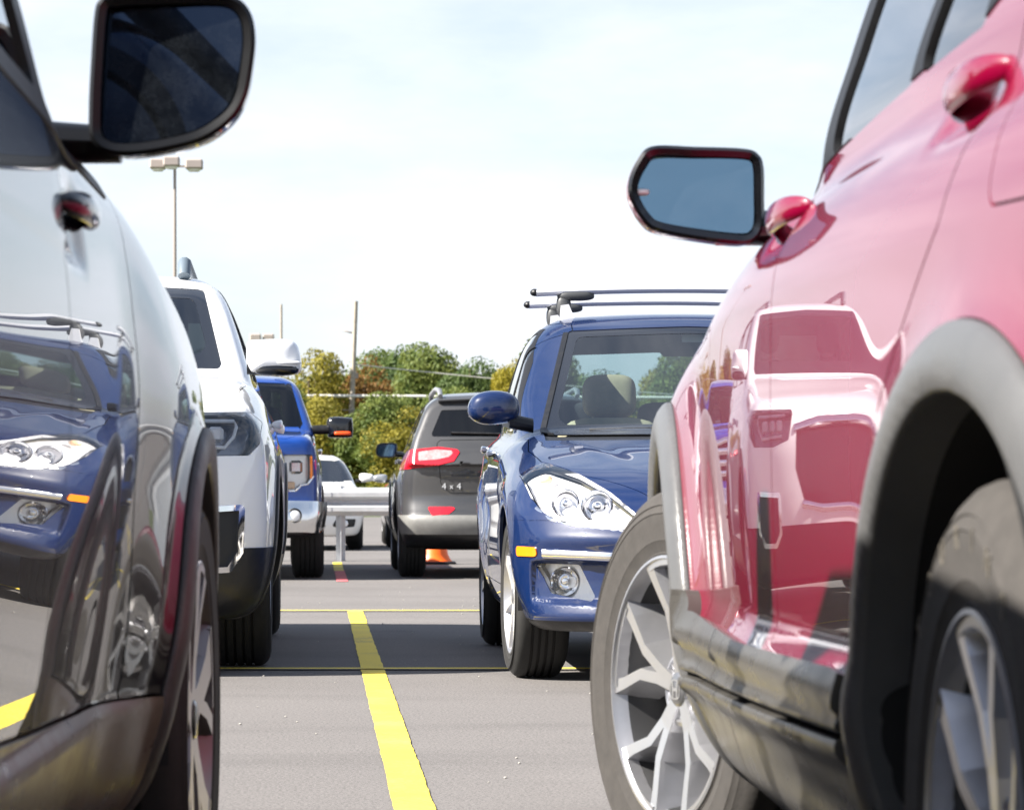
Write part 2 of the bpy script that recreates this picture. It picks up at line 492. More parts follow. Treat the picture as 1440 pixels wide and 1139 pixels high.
class Car:
    def __init__(s, name, label, cat, F, lo, hi, h, loc, rz, group=None, yback=None):
        s.F = F; s.root = tag(empty(name, loc, rz), label, cat, group)
        V, T = surface_nets(F, lo, hi, h)
        s.V = project(F, V, 4); s.body = T; s.h = h; s.base = (s.V.copy(), T.copy()); s.open = []
        s.proj = lambda P: project(F, P, 2, .01)
    def densify(s, cond, d):
        for _ in range(3):
            def mk(V, E):
                L = np.linalg.norm(V[E[:, 0]]-V[E[:, 1]], axis=1)
                return (L > d) & cond((V[E[:, 0]]+V[E[:, 1]])/2)
            s.V, s.body, ch = refine(s.V, s.body, mk, s.proj)
            if not ch: break
    def near(s, g, d, T=None):
        for _ in range(4):
            def mk(V, E):
                gv = g(V); L = np.linalg.norm(V[E[:, 0]]-V[E[:, 1]], axis=1)
                a, b = gv[E[:, 0]], gv[E[:, 1]]
                return (L > d) & (((a < 0) != (b < 0)) | (np.minimum(np.abs(a), np.abs(b)) < .35*L))
            tv = np.abs(g(s.V))[s.body].min(1) < .08
            s.V, sub, ch = refine(s.V, s.body[tv], mk, s.proj)
            s.body = np.concatenate([s.body[~tv], sub])
            if not ch: break
    def take(s, g, gap=0.0, d=.008, opening=False):
        s.near(g, d)
        if opening: s.open.append(g)
        s.V, piece, s.body = clip(s.V, s.body, g)
        if gap > 0:
            gg = lambda V: g(V) - gap
            s.V, _, s.body = clip(s.V, s.body, gg)
        return piece
    def sub(s, T, g, d=.008):
        """clip a taken piece further -> inside, outside"""
        body = s.body; s.body = T; s.near(g, d)
        s.V, a, b = clip(s.V, s.body, g); s.body = body
        return a, b
    def mesh(s, T, off=0.0, rim=.012, thick_out=None):
        ids, inv = np.unique(T, return_inverse=True); T2 = inv.reshape(T.shape)
        V = s.V[ids]; Nn = normals_of(s.F, V)
        # triangle winding to agree with the field
        fn = np.cross(V[T2[:, 1]]-V[T2[:, 0]], V[T2[:, 2]]-V[T2[:, 0]])
        bad = (fn*Nn[T2[:, 0]]).sum(1) < 0
        T2[bad] = T2[bad][:, ::-1]
        good = np.linalg.norm(fn, axis=1) > 1e-10; T2 = T2[good]
        Nf = Nn
        if callable(off):     # sculpted relief: normals come from the displaced skin
            P = V + Nn*off(V)[:, None]
            tn = np.cross(P[T2[:, 1]]-P[T2[:, 0]], P[T2[:, 2]]-P[T2[:, 0]])
            vn0 = np.zeros_like(P)
            for c in range(3): np.add.at(vn0, T2[:, c], tn)
            Nn = vn0/np.maximum(np.linalg.norm(vn0, axis=1), 1e-12)[:, None]
        else: P = V + Nn*off
        if rim > 0:
            E = np.concatenate([T2[:, [0, 1]], T2[:, [1, 2]], T2[:, [2, 0]]])
            key = np.sort(E, 1); u, iv, ct = uniq_pairs(key)
            bd = E[ct[iv.reshape(-1)] == 1]
            if len(bd):
                vs, bi = np.unique(bd, return_inverse=True); bi = bi.reshape(bd.shape)
                tang = P[bd[:, 1]] - P[bd[:, 0]]
                en = np.cross(tang, Nf[bd[:, 0]])
                vn = np.zeros((len(vs), 3)); np.add.at(vn, bi[:, 0], en); np.add.at(vn, bi[:, 1], en)
                vn /= np.maximum(np.linalg.norm(vn, axis=1), 1e-9)[:, None]
                n0 = len(P); k = len(vs)
                rimn = Nn[vs]*.35 + vn*.65
                P = np.concatenate([P, P[vs], P[vs] - Nf[vs]*rim])
                Nn = np.concatenate([Nn, vn, vn])
                a, b = n0+bi[:, 0], n0+bi[:, 1]
                T2 = np.concatenate([T2, np.stack([b, a, a+k], 1), np.stack([b, a+k, b+k], 1)])
        return P, T2, Nn
    def part(s, name, T, mat, off=0.0, rim=.012, parent=None):
        if len(T) == 0: return None
        P, T2, Nn = s.mesh(T, off, rim)
        return link(name, mesh_raw(name, P, T2, Nn), mat, parent or s.root)
    def islands(s, T):
        """connected pieces of a triangle set, slivers dropped"""
        lab = np.arange(len(s.V))
        for _ in range(400):
            m = lab[T].min(1); new = lab.copy()
            for c in range(3): np.minimum.at(new, T[:, c], m)
            new = new[new]
            if (new == lab).all(): break
            lab = new
        l = lab[T[:, 0]]; u, n = np.unique(l, return_counts=True)
        return [T[l == a] for a, k in zip(u, n) if k > 24]
    def pieces(s, name, T, mat, off=0.0, rim=.012, parent=None):
        return [s.part(name, t, mat, off, rim, parent) for t in s.islands(T)]
    def parts_lr(s, name, T, mat, off=0.0, rim=.012, parent=None):
        cx = s.V[T].mean(1)[:, 0]
        out = []
        for m in (cx < 0, cx >= 0):
            if m.any(): out.append(s.part(name, T[m], mat, off, rim, parent))
            else: out.append(None)
        return out
    def lining(s, mat, inset=.03, name='inner_shell', extra=()):
        V, T = s.base
        sv, sb = s.V, s.body
        s.V, s.body = V.copy(), T.copy()
        for g in list(s.open)+list(extra):
            gg = lambda P, g=g: g(P) - .004
            s.near(gg, .03); s.V, _, s.body = clip(s.V, s.body, gg)
        o = s.part(name, s.body, mat, -inset, 0)
        s.V, s.body = sv, sb
        return o
    def finish(s, mat, name='body', rim=.014): return s.part(name, s.body, mat, 0, rim)

def wheel(root, x, y, R, Rr, width, style, mats, out, steer=0.0, tread=True):
    """x: outer face of the tyre; out=-1 or +1: which way it faces. wheel > tyre, rim, hub_cap"""
    w = MB()  # brake disc and barrel
    # local: axis x, outer face at +x = 0, inner at -width ; mirrored by scale for left
    disc = MB().lathe([(-.10, 0), (-.10, .15), (-.125, .15), (-.125, 0)], 'x', 40)
    disc.box((-.115, .12, .0), (.09, .07, .16), bev=.01)
    wh = disc.build('wheel', MT['steel'], root)
    wh.location = (x, y, R); wh.rotation_euler = (0, 0, steer + (0 if out > 0 else PI))
    # tyre: outer sidewall at x = 0
    b = .012
    sw = R - Rr
    prof = [(-.018, Rr-.004), (-.008, Rr+.003), (-.006, Rr+.007), (-.0075, Rr+.009), (-.003, Rr+.22*sw), (-.0015, Rr+.24*sw), (-.002, Rr+.26*sw), (.003, Rr+.45*sw), (.002, Rr+.60*sw), (.0035, Rr+.615*sw), (.0015, Rr+.63*sw), (-.003, R-.036), (-.0015, R-.034), (-.004, R-.032), (-.010, R-.020), (-.022, R-.008), (-.036, R-.002)]
    g = .009 if tread else .004
    xs = [.20, .40, .60, .80]
    W = width
    for q in xs:
        c = -.036 - (W-.072)*q
        prof += [(c+.006, R), (c+.005, R-g), (c-.005, R-g), (c-.006, R)]
    prof += [(-W+.036, R-.002), (-W+.02, R-.01), (-W+.004, R-.04), (-W, R-.5*sw), (-W+.02, Rr)]
    MB().lathe(prof, 'x', 96).build('tyre', mats['tyre'], wh)
    # rim with barrel, lip and spokes
    rb = MB(); sp0 = style
    rb.lathe([(-.02, Rr+.004), (-.004, Rr+.003), (-.003, Rr-.002), (-.014, Rr-.006), (-.03, Rr-.014)], 'x', 80, mi=0)
    rb.lathe([(-.03, Rr-.014), (-.09, Rr-.03), (-W+.03, Rr-.02)], 'x', 80, mi=sp0.get('barrel', 0))
    sp = style
    def depth(r): return -sp.get('dish', .03) + (sp.get('bow', .028))*((r-.04)/(Rr-.04)) if r > .04 else -sp.get('dish', .03)
    n = sp['n']; th = sp.get('th', .05)
    def spoke(angs, wds, rs, mi_face=1, mi_side=0):
        """a spoke following radii rs with centre angle angs (rad) and half widths wds (m)"""
        rings = []
        for r, a, hw in zip(rs, angs, wds):
            d = depth(r); t = np.array([-math.sin(a), math.cos(a)]); c = np.array([math.cos(a), math.sin(a)])*r
            pr = []
            for (u, dd) in ((-sp.get('splay', 1.5), -th), (-1.0, 0), (1.0, 0), (sp.get('splay', 1.5), -th)):
                q = c + t*hw*u; pr.append((d+dd, q[0], q[1]))
            rings.append(pr)
        R4 = np.array(rings); m = len(rings)
        face = []; V = R4.reshape(-1, 3)
        for i in range(m-1):
            k = 4*i
            rb.add(V[[k, k+1, k+5, k+4]], [(0, 1, 2, 3)], False, mi_side)
            rb.add(V[[k+1, k+2, k+6, k+5]], [(0, 1, 2, 3)], False, mi_face)
            rb.add(V[[k+2, k+3, k+7, k+6]], [(0, 1, 2, 3)], False, mi_side)
        rb.add(R4[-1], [(0, 1, 2, 3)], False, mi_side)
    a00 = sp.get('phase', PI/2)
    for i in range(n):
        a0 = a00 + 2*PI*i/n
        for (angs, wds, rs) in sp['arms']:
            spoke([a0+a for a in angs], wds, [r*Rr if r <= 1 else r for r in rs])
        if 'lip' in sp:
            la, lr, lw = sp['lip']
            m = 6
            spoke_r = []
            for k in range(m):
                a1 = a0 - la + 2*la*k/m; a2 = a0 - la + 2*la*(k+1)/m
                d = depth(lr*Rr)+.001
                p = [(d, (lr*Rr+q)*math.cos(a), (lr*Rr+q)*math.sin(a)) for a in (a1, a2) for q in (-lw, lw)]
                rb.add(p, [(0, 2, 3, 1)], False, 1)
                p2 = [(d-th, (lr*Rr-lw)*math.cos(a), (lr*Rr-lw)*math.sin(a)) for a in (a1, a2)]
                rb.add([p[0], p[2], p2[1], p2[0]], [(0, 1, 2, 3)], False, 0)
    # hub
    d0 = depth(.03)
    rb.lathe([(d0-.05, .072), (d0-.004, .066), (d0-.001, .058), (d0-.012, .052), (d0-.016, .03), (d0-.016, 0)], 'x', 40, mi=0)
    for i in range(5):
        a = a00 + 2*PI*(i+.5)/5
        rb.lathe([(d0-.02, .011), (d0-.006, .011), (d0-.004, .007), (d0-.004, 0)], 'x', 8, c=(0, .055*math.cos(a), .055*math.sin(a)), mi=0)
    rb.build('rim', [mats['side'], mats['face']] + ([mats['barrel']] if 'barrel' in mats else []), wh)
    hc = MB().lathe([(d0-.012, .032), (d0+.002, .031), (d0+.006, .026), (d0+.007, 0)], 'x', 32).build('hub_cap', mats['cap'], wh)
    # valve stem
    MB().tube([(d0-.03, Rr*.86, .02), (d0+.0, Rr*.82, .02)], .004, 8).build('valve_stem', MT['black_plastic'], wh)
    return wh, d0
def arch_liner(root, x_out, x_in, y, z, R):
    sgn = 1 if x_out > 0 else -1
    m = MB()
    n = 28; V = []; Fc = []
    for xx in (x_out, x_in):
        for i in range(n+1):
            a = -.12 + (PI+.20)*i/n
            V.append((xx, y+R*math.cos(a), max(z+R*math.sin(a), .12)))
    for i in range(n): Fc.append((i, i+1, n+2+i, n+1+i))
    m.add(V, Fc, True)
    V2 = V[n+1:]; m.add(V2, [tuple(range(n+1))], False)
    return m.build('wheel_arch_liner', MT['dark'], root)
def seat(root, x, y, z, mat, W=.5, H=.62, headz=.0, facing=1, head=True, hw=.135):
    """front seat: cushion and back as parts; facing +y if 1"""
    m = MB().ellip((x, y+.05*facing, z), (W/2, .27, .09), p=4).build('seat_cushion', mat, root)
    th = rad(14)*facing
    rot = [[1, 0, 0], [0, math.cos(th), -math.sin(th)], [0, math.sin(th), math.cos(th)]]
    b = MB().ellip((x, y-.25*facing, z+.36), (W/2, .075, H/2), p=4, rot=rot).build('seat_back', mat, root)
    if head:
        h = MB().ellip((x, y-.36*facing, z+.36+H/2+.12+headz), (hw, .055, .095), p=3.6, rot=rot, nu=32, nv=20)
        h.tube([(x-.07, y-.33*facing, z+.3+H/2), (x-.07, y-.36*facing, z+.42+H/2)], .008, 8)
        h.tube([(x+.07, y-.33*facing, z+.3+H/2), (x+.07, y-.36*facing, z+.42+H/2)], .008, 8)
        h.build('headrest', mat, root)
def steering_wheel(root, x, y, z):
    m = MB(); P = []
    for i in range(29):
        a = 2*PI*i/28; P.append((x+.185*math.cos(a), y-.185*math.sin(a)*math.sin(rad(25)), z+.185*math.sin(a)*math.cos(rad(25))))
    m.tube(P, .015, 8, cap=False); m.box((x, y+.02, z), (.1, .06, .09), bev=.02)
    m.box((x, y+.01, z), (.34, .02, .03), bev=.008)
    m.tube([(x, y, z), (x, y+.3, z-.12)], .025, 8)
    return m.build('steering_wheel', MT['black_plastic'], root)
def handle_bar(root, x, y, z, L, out, mat, H=.028, proj=.045, slope=0.0, name='door_handle', parent=None):
    """pull handle: a bowed bar with two feet; out = +-1"""
    rings = []; n = 24
    for i in range(n+1):
        t = -math.cos(PI*i/n)
        yy = y + t*L/2; lift = proj*(1-abs(t)**3.2)*.8 - .002
        sc = (1-abs(t)**10)**.5*.94+.06
        hh = H*(.72+.28*(1-t*t))*sc; tk = .0085*sc
        ring = []
        for k in range(12):
            a = 2*PI*k/12
            ring.append((x+out*(lift+tk*math.cos(a)), yy, z + slope*t*L/2 + hh/2*math.sin(a)))
        rings.append(ring)
    m = MB().loft(rings)
    return m.build(name, mat, parent or root)
def mirror_shell(root, outline, y_face, depth, mats, x0, z0, inset=.018, glass_in=.012, taper=.5, arm=None, capmat=None, glassmat=None, facing=-1, tilt=(0, 0), nsub=6, lean=(0, 0), glass_scale=None):
    """outline: (x,z) polygon of the housing seen from the glass side. facing -1: the glass looks to -y. door_mirror > glass"""
    P = []
    n = len(outline); O = np.array(outline, float)
    # Catmull-Rom smooth
    for i in range(n):
        p0, p1, p2, p3 = O[i-1], O[i], O[(i+1) % n], O[(i+2) % n]
        for k in range(nsub):
            t = k/nsub
            P.append(.5*((2*p1)+(-p0+p2)*t+(2*p0-5*p1+4*p2-p3)*t*t+(-p0+3*p1-3*p2+p3)*t**3))
    P = np.array(P); c = P.mean(0)
    def ring(s, y, sh=(0, 0)): return [(x0+c[0]+(p[0]-c[0])*s+sh[0], y, z0+c[1]+(p[1]-c[1])*s+sh[1]) for p in P]
    def off(d):  # inset outline by d
        A = np.roll(P, 1, 0); B = np.roll(P, -1, 0); t = B-A; t /= np.linalg.norm(t, axis=1)[:, None]
        nn = np.stack([-t[:, 1], t[:, 0]], 1)
        if np.sum((P-c)*nn) > 0: nn = -nn
        return P + nn*d
    fy = facing
    m = MB()
    rings = []
    steps = [(1.0, 0.0), (1.0, .25), (.985, .48), (.95, .66), (.88, .80), (.76, .90), (.58, .965), (.36, .99), (.16, .999), (.04, 1.0)]
    for s_, d_ in steps: rings.append(ring(s_, y_face - fy*depth*d_, (lean[0]*d_, lean[1]*d_)))
    m.loft(rings, cap0=False, cap1=True, mi=0)
    def at(Q, y): return [(x0+q[0], y, z0+q[1]) for q in Q]
    q1, q2 = off(inset*.35), off(inset)
    m.loft([at(P, y_face), at(q1, y_face+fy*.006), at(q2, y_face+fy*.002), at(q2, y_face-fy*glass_in)], cap0=False, cap1=False, mi=1)
    o = m.build('door_mirror', [capmat or mats[0], mats[1]], root)
    G = off(inset+.002)
    gy = y_face - fy*(glass_in*.6)
    tx, tz = tilt
    V = [(x0+q[0], gy + (q[0]-c[0])*tx + (q[1]-c[1])*tz, z0+q[1]) for q in G]
    k = len(V); cen = np.mean(V, 0)
    gme = MB().add(V + [tuple(cen)], [(i, (i+1) % k, k) for i in range(k)], False).build('mirror_glass', glassmat or MT['mirror'], o)
    if arm:
        MB().loft(arm).build('mirror_arm', mats[1], o)
    return o
def text_mesh(txt, size, depth=.002):
    cu = bpy.data.curves.new('t', 'FONT'); cu.body = txt; cu.size = size; cu.extrude = depth; cu.align_x = 'CENTER'; cu.align_y = 'CENTER'
    ob = bpy.data.objects.new('t', cu); COL.objects.link(ob)
    dg = bpy.context.evaluated_depsgraph_get()
    me = bpy.data.meshes.new_from_object(ob.evaluated_get(dg))
    bpy.data.objects.remove(ob); return me

def surf_y(F, x, z, y0=1.5, y1=-1.5, n=400):
    """first body point met when coming from the front at (x, z)"""
    ys = np.linspace(y0, y1, n); v = F(np.stack([np.full(n, x), ys, np.full(n, z)], 1))
    k = np.argmax(v < 0); return float(ys[k]) if (v < 0).any() else y1
def surf_x(F, y, z, s=1):
    xs = np.linspace(1.3, .1, 500)*s; v = F(np.stack([xs, np.full(500, y), np.full(500, z)], 1))
    k = np.argmax(v < 0); return float(xs[k])
def bowl(parent, c, r, dirv, name='lamp_bowl', depth=.03, ring=.008):
    """round reflector bowl with a bright ring, opening along dirv"""
    d = np.array(dirv, float); d /= np.linalg.norm(d)
    u = np.cross(d, [0, 0, 1.0]); u /= np.linalg.norm(u); w = np.cross(u, d)
    prof = [(0, r+ring), (.004, r+ring*.5), (0, r), (-depth*.5, r*.8), (-depth, r*.45), (-depth, r*.3), (-depth*.4, r*.28), (-depth*.3, r*.2), (-depth*.3, 0)]
    V = []; n = 32
    for h, q in prof:
        for i in range(n):
            a = 2*PI*i/n; V.append(np.array(c)+d*h+q*(math.cos(a)*u+math.sin(a)*w))
    Fc = [(j*n+i, j*n+(i+1) % n, (j+1)*n+(i+1) % n, (j+1)*n+i) for j in range(len(prof)-1) for i in range(n)]
    return MB().add(V, Fc, True).build(name, MT['chrome'], parent)
def ribbon(F, pts, hw, mat, name, parent, out=.01, axis='front', n=6):
    """a bar laid on the body surface through (x,z) or (y,z) points, half height hw"""
    P = []
    for (a, b), (c, d) in zip(pts[:-1], pts[1:]):
        for k in range(n): P.append((a+(c-a)*k/n, b+(d-b)*k/n))
    P.append(pts[-1]); rings = []
    Q = np.array([(a, surf_y(F, a, b), b) if axis == 'front' else (surf_x(F, a, b, axis), a, b) for a, b in P])
    NN = normals_of(F, Q)
    for i, q in enumerate(Q):
        t = Q[min(i+1, len(Q)-1)]-Q[max(i-1, 0)]; t /= np.linalg.norm(t); w = np.cross(NN[i], t)
        rings.append([q-w*hw-NN[i]*.01, q-w*hw*.95+NN[i]*out*.6, q-w*hw*.5+NN[i]*out, q+w*hw*.5+NN[i]*out, q+w*hw*.95+NN[i]*out*.6, q+w*hw-NN[i]*.01])
    return MB().loft(rings).build(name, mat, parent)
# ================================================================== the two near cars
def arch_g(yw, zw, R, xin=.5):
    return lambda V: np.maximum(np.hypot(V[:, 1]-yw, V[:, 2]-zw) - R, xin - np.abs(V[:, 0]))
def arch_off(yw, zw, r0, r1, h):
    return lambda V: .002 + h*np.sqrt(np.clip(1-(2*(np.hypot(V[:, 1]-yw, V[:, 2]-zw)-r0)/(r1-r0)-1)**2, 0, 1))
def union(*gs): return lambda V: np.minimum.reduce([g(V) for g in gs])
def inter(*gs): return lambda V: np.maximum.reduce([g(V) for g in gs])
def minus(a, b): return lambda V: np.maximum(a(V), -b(V))

# ---------------------------------------------------------------- red crossover (faces away, left flank towards us)
CRV_WB = 2.66
CRV_HANDLES = ((-1.30, 1.090), (-2.42, 1.126))
OB_HANDLES = ((-1.24, 1.040), (-2.28, 1.055))
def crv_extra(x, y, z):
    e = np.zeros_like(y)
    for yw in (0, -CRV_WB):
        r = np.hypot(y-yw, z-.36)
        e += (.040 if yw == 0 else .026)*bump(r-.44, .125 if yw == 0 else .09)*sstep(.2, .5, z)
    inb = sstep(-2.30, -2.05, y)*sstep(-.38, -.62, y)
    e += .030*inb*sstep(.55, .47, z)*sstep(.16, .30, z)            # sill stands out
    for yh, zh in CRV_HANDLES:   # hollows behind the pulls
        e -= .020*np.exp(-((y-yh+.02)/.10)**4-((z-zh+.012)/.040)**4)
    return e
crv = car_field(dict(Wm=.93, yF=.93, yR=-3.66,
    top=[(1.0, .80), (.75, .93), (.4, 1.01), (0, 1.055), (-.4, 1.11), (-.8, 1.17), (-1.2, 1.20), (-3.3, 1.24), (-3.7, 1.22)],
    bot=[(1.0, .30), (.6, .22), (-3.0, .22), (-3.7, .34)],
    W=lambda y: .935 - np.where(np.abs(y+1.45) < 1.3, (y+1.45)**2/46., 1.3**2/46.+(np.abs(y+1.45)-1.3)*1.3/23.),
    sec=[(.15, .15), (.25, .085), (.38, .032), (.5, .0125), (.55, .009), (.62, .0052), (.69, .0024), (.76, .0008), (.83, .0), (.90, .0006), (.963, .0026), (1.0, .007), (1.04, .017), (1.08, .033), (1.12, .055), (1.16, .083), (1.22, .14)],
    front=[(.25, .12), (.45, .01), (.65, .0), (.8, .06), (.95, .22), (1.1, .6)],
    rear=[(.3, .12), (.5, .0), (.7, .02), (1.0, .06), (1.3, .16)],
    fp=(.34, 2.6), rp=(.24, 3), crown=.035, k=(.17, .14, .14, .10), extra=crv_extra,
    gh=dict(roof=[(-.5, 1.45), (-1.3, 1.60), (-1.9, 1.675), (-2.6, 1.675), (-3.4, 1.60)],
            w=[(1.0, .86), (1.16, .855), (1.3, .818), (1.45, .765), (1.6, .69), (1.7, .61)],
            tap=[(-3.5, .07), (-2.8, .02), (-2.0, 0), (-1.6, .0), (-1.42, .003), (-1.2, .025), (-.9, .07), (-.5, .13)],
            ws=((-.25, 1.08), (-1.35, 1.60)), rw=((-3.50, 1.15), (-3.22, 1.62)), cw=.24, cr=.14, zlow=1.0, k=(.12, .07, .02))))
def build_crv():
    red = paint('crimson_paint', (.165, .0002, .020), metal=.0, rough=.30, dust=.004, coat_ior=2.2)
    A = Car('parked_suv', 'crimson red crossover with grey cladding, its front wheel turned towards the yellow line', 'suv',
            crv, (-1.0, -3.75, .12), (1.0, 1.0, 1.78), .024, (1.54, 5.68, 0), rad(-.4), 'cars parked in the lot')
    A.densify(lambda P: (P[:, 0] < -.55), .021)
    zc, wb = .36, CRV_WB
    A.take(union(arch_g(0, zc, .430), arch_g(-wb, zc, .445)), d=.006, opening=True)
    # glass
    fw = poly2([(-.62, 1.128), (-1.36, 1.150), (-1.43, 1.595), (-1.34, 1.585), (-.95, 1.36)], .02)
    rw_ = poly2([(-1.475, 1.155), (-2.05, 1.175), (-2.16, 1.603), (-1.55, 1.605)], .02)
    qw = poly2([(-2.50, 1.22), (-3.02, 1.27), (-2.95, 1.56), (-2.60, 1.59)], .03)
    dv = poly2([(-2.11, 1.177), (-2.42, 1.188), (-2.52, 1.60), (-2.22, 1.603)], .02)
    gl1 = A.take(side(fw, .5), opening=True); gl2 = A.take(side(rw_, .5), opening=True); gl3 = A.take(side(qw, .5), opening=True); gl4 = A.take(side(dv, .5), opening=True)
    A.parts_lr('window', gl4, MT['tint'], -.004, 0)
    ws = A.take(front(poly2([(-.1, 1.13), (.70, 1.13), (.705, 1.17), (.60, 1.56), (-.1, 1.60)], .03), -1.45), opening=True)
    rg = A.take(rear(poly2([(-.1, 1.22), (.66, 1.22), (.56, 1.55), (-.1, 1.56)], .05), -3.1), opening=True)
    A.parts_lr('window', gl1, MT['glass'], -.004, 0); A.parts_lr('window', gl2, MT['tint'], -.004, 0); A.parts_lr('window', gl3, MT['tint'], -.004, 0)
    A.part('windscreen', ws, MT['glass'], -.004, 0); A.part('rear_window', rg, MT['tint'], -.004, 0)
    # black pillar and window trim
    trim = A.take(inter(side(poly2([(-.55, 1.124), (-1.40, 1.150), (-2.42, 1.196), (-2.50, 1.215), (-2.6, 1.62), (-1.34, 1.615), (-.90, 1.38)], .02), .5), lambda V: .4-np.abs(V[:, 0])), gap=.002)
    A.pieces('window_trim', trim, MT['seal'], .002, .01)
    # cladding: arches then sill
    ar = A.take(union(arch_g(0, zc, .512, .6), arch_g(-wb, zc, .515, .6)), d=.006, gap=.002)
    cy = A.V[ar].mean(1)
    A.pieces('wheel_arch_trim', ar[cy[:, 1] > -1.2], MT['crv_arch'], arch_off(0, zc, .430, .512, .018), .03)
    A.pieces('wheel_arch_trim', ar[cy[:, 1] <= -1.2], MT['crv_arch'], arch_off(-wb, zc, .445, .515, .015), .05)
    sillp = poly2([(-.44, .10), (-.44, .555), (-.52, .555), (-.565, .515), (-1.3, .500), (-2.27, .508), (-2.27, .10)], .012)
    sill = A.take(side(sillp, .6), d=.006)
    up, lowr = A.sub(sill, lambda V: .415 + .012*V[:, 1]*-1 - V[:, 2], .006)
    upf, upr = A.sub(up, lambda V: -1.035 - V[:, 1], .006)
    lof, lor = A.sub(lowr, lambda V: -1.035 - V[:, 1] + (.42-V[:, 2])*.5, .006)
    def cut_strip(T, g, w):
        _, T = A.sub(T, lambda V: np.abs(g(V))-w, .006); return T
    upr = cut_strip(upr, lambda V: V[:, 1]+1.038, .0035); lor = cut_strip(lor, lambda V: V[:, 1]+1.038-(.42-V[:, 2])*.5, .0035)
    upf = cut_strip(upf, lambda V: V[:, 2]-.418-.012*-V[:, 1]*1, .004); upr = cut_strip(upr, lambda V: V[:, 2]-.418+.012*V[:, 1], .004)
    for T in (upf, upr): A.parts_lr('door_cladding', T, MT['crv_clad'], lambda V: .008+.015*sstep(.463, .476, V[:, 2])+.013*sstep(-.505, -.485, V[:, 1])+.012*bump(V[:, 2]-(.430-.012*V[:, 1]), .010), .035)
    for T in (lof, lor): A.pieces('sill_cladding', T, MT['crv_clad'], lambda V: .004+.020*bump(V[:, 2]-(.405-.012*V[:, 1]), .022)-.016*np.exp(-((V[:, 1]+1.75)/.38)**2-((V[:, 2]-.335)/.045)**2)+.010*sstep(-.53, -.49, V[:, 1]), .025)
    low = A.take(lambda V: V[:, 2]-.33, gap=.0)
    A.part('lower_bumper', low, MT['crv_clad'], .0, .01)
    # doors
    fd = poly2([(-.615, .40), (-.62, .95), (-.50, 1.11), (-.88, 1.40), (-1.32, 1.64), (-1.50, 1.64), (-1.425, 1.16), (-1.455, .9), (-1.47, .40)], .02)
    rd = poly2([(-1.475, .40), (-1.46, .9), (-1.43, 1.16), (-1.505, 1.64), (-2.55, 1.63), (-2.62, 1.2), (-2.50, .98), (-2.22, .80), (-2.18, .40)], .03)
    d1 = A.take(side(fd, .5), gap=.004, d=.006); d2 = A.take(side(rd, .5), gap=.004, d=.006)
    dl = A.parts_lr('door', d1, red, 0, .02) + A.parts_lr('door', d2, red, 0, .02)
    fc = A.take(inter(side(poly2([(-2.66, 1.13), (-2.70, .98), (-2.86, .975), (-2.90, 1.12), (-2.80, 1.15)], .03), .5), lambda V: V[:, 0]), gap=.003, d=.006)
    A.part('fuel_door', fc, red, 0, .01)
    # front lamps, grille, bonnet
    hl = A.take(front(poly2([(.40, .80), (.60, .83), (.90, .93), (.93, .88), (.80, .76), (.45, .72)], .02), .35), gap=.003)
    for T, o in zip((0, 1), A.parts_lr('headlight', hl, MT['lens'], 0, .01)): pass
    A.parts_lr('lamp_reflector', hl, MT['reflector'], -.05, 0)
    gr = A.take(front(poly2([(-.1, .55), (.42, .55), (.40, .74), (-.1, .78)], .03), .5))
    A.part('grille', gr, MT['gloss_black'], -.02, .02)
    hood = A.take(inter(topv(poly2([(-.1, .86), (.55, .74), (.73, .45), (.76, -.3), (.70, -.52), (-.1, -.40)], .05), .86)), gap=.004)
    A.part('bonnet', hood, red, 0, .02)
    tl = A.take(rear(poly2([(.62, .95), (.90, .95), (.86, 1.5), (.74, 1.5), (.76, 1.12), (.62, 1.1)], .02), -3.0), gap=.003)
    A.parts_lr('taillight', tl, MT['red_lens'], .004, .02)
    A.finish(red)
    A.lining(MT['dark'], .035, 'inner_shell', [arch_g(0, zc, .437), arch_g(-wb, zc, .452)])
    for s in (-1, 1):
        for yy, R in ((0, .434), (-wb, .449)): arch_liner(A.root, s*(.885 if yy == 0 else .924), s*.55, yy, zc, R)
    # wheels: five split spokes with machined edges
    st = dict(n=5, dish=.030, bow=.022, th=.075, splay=2.6, barrel=2, phase=rad(90),
        arms=[([.10, .12, .17, .31, .35], [.011, .0105, .0105, .011, .013], [.055, .35, .60, .84, .992]),
              ([-.10, -.12, -.17, -.31, -.35], [.011, .0105, .0105, .011, .013], [.055, .35, .60, .84, .992])],
        lip=(.35, .975, .008))
    mats = dict(tyre=MT['dusty_tyre'], barrel=MT['barrel_dark'], side=MT['silver'], face=MT['machined'], cap=MT['cap_grey'])
    for i, (x, y, s, sr) in enumerate(((-.930, 0, -1, rad(19)), (-.911, -wb, -1, 0), (.930, 0, 1, rad(19)), (.905, -wb, 1, 0))):
        w, d0 = wheel(A.root, x, y, .363, .236, .235, st, mats, s, sr)
        # emblem on the cap: an upright H in a rounded frame
        m = MB(); d = d0+.008
        fr = [(.020*math.copysign(abs(math.cos(a))**.6, math.cos(a)), .018*math.copysign(abs(math.sin(a))**.6, math.sin(a))) for a in [2*PI*k/28 for k in range(28)]]
        for k in range(28):
            (a, b), (c, e) = fr[k], fr[(k+1) % 28]
            m.add([(d, a, b), (d, c, e), (d, c*.84, e*.84), (d, a*.84, b*.84)], [(0, 1, 2, 3)])
        for sg in (-1, 1):
            m.add([(d, sg*.013, .015), (d, sg*.0075, .015), (d, sg*.0055, -.015), (d, sg*.010, -.015)], [(0, 1, 2, 3)])
        m.add([(d, -.0075, .003), (d, .0075, .003), (d, .0072, -.003), (d, -.0072, -.003)], [(0, 1, 2, 3)])
        m.build('emblem', MT['machined'], w)
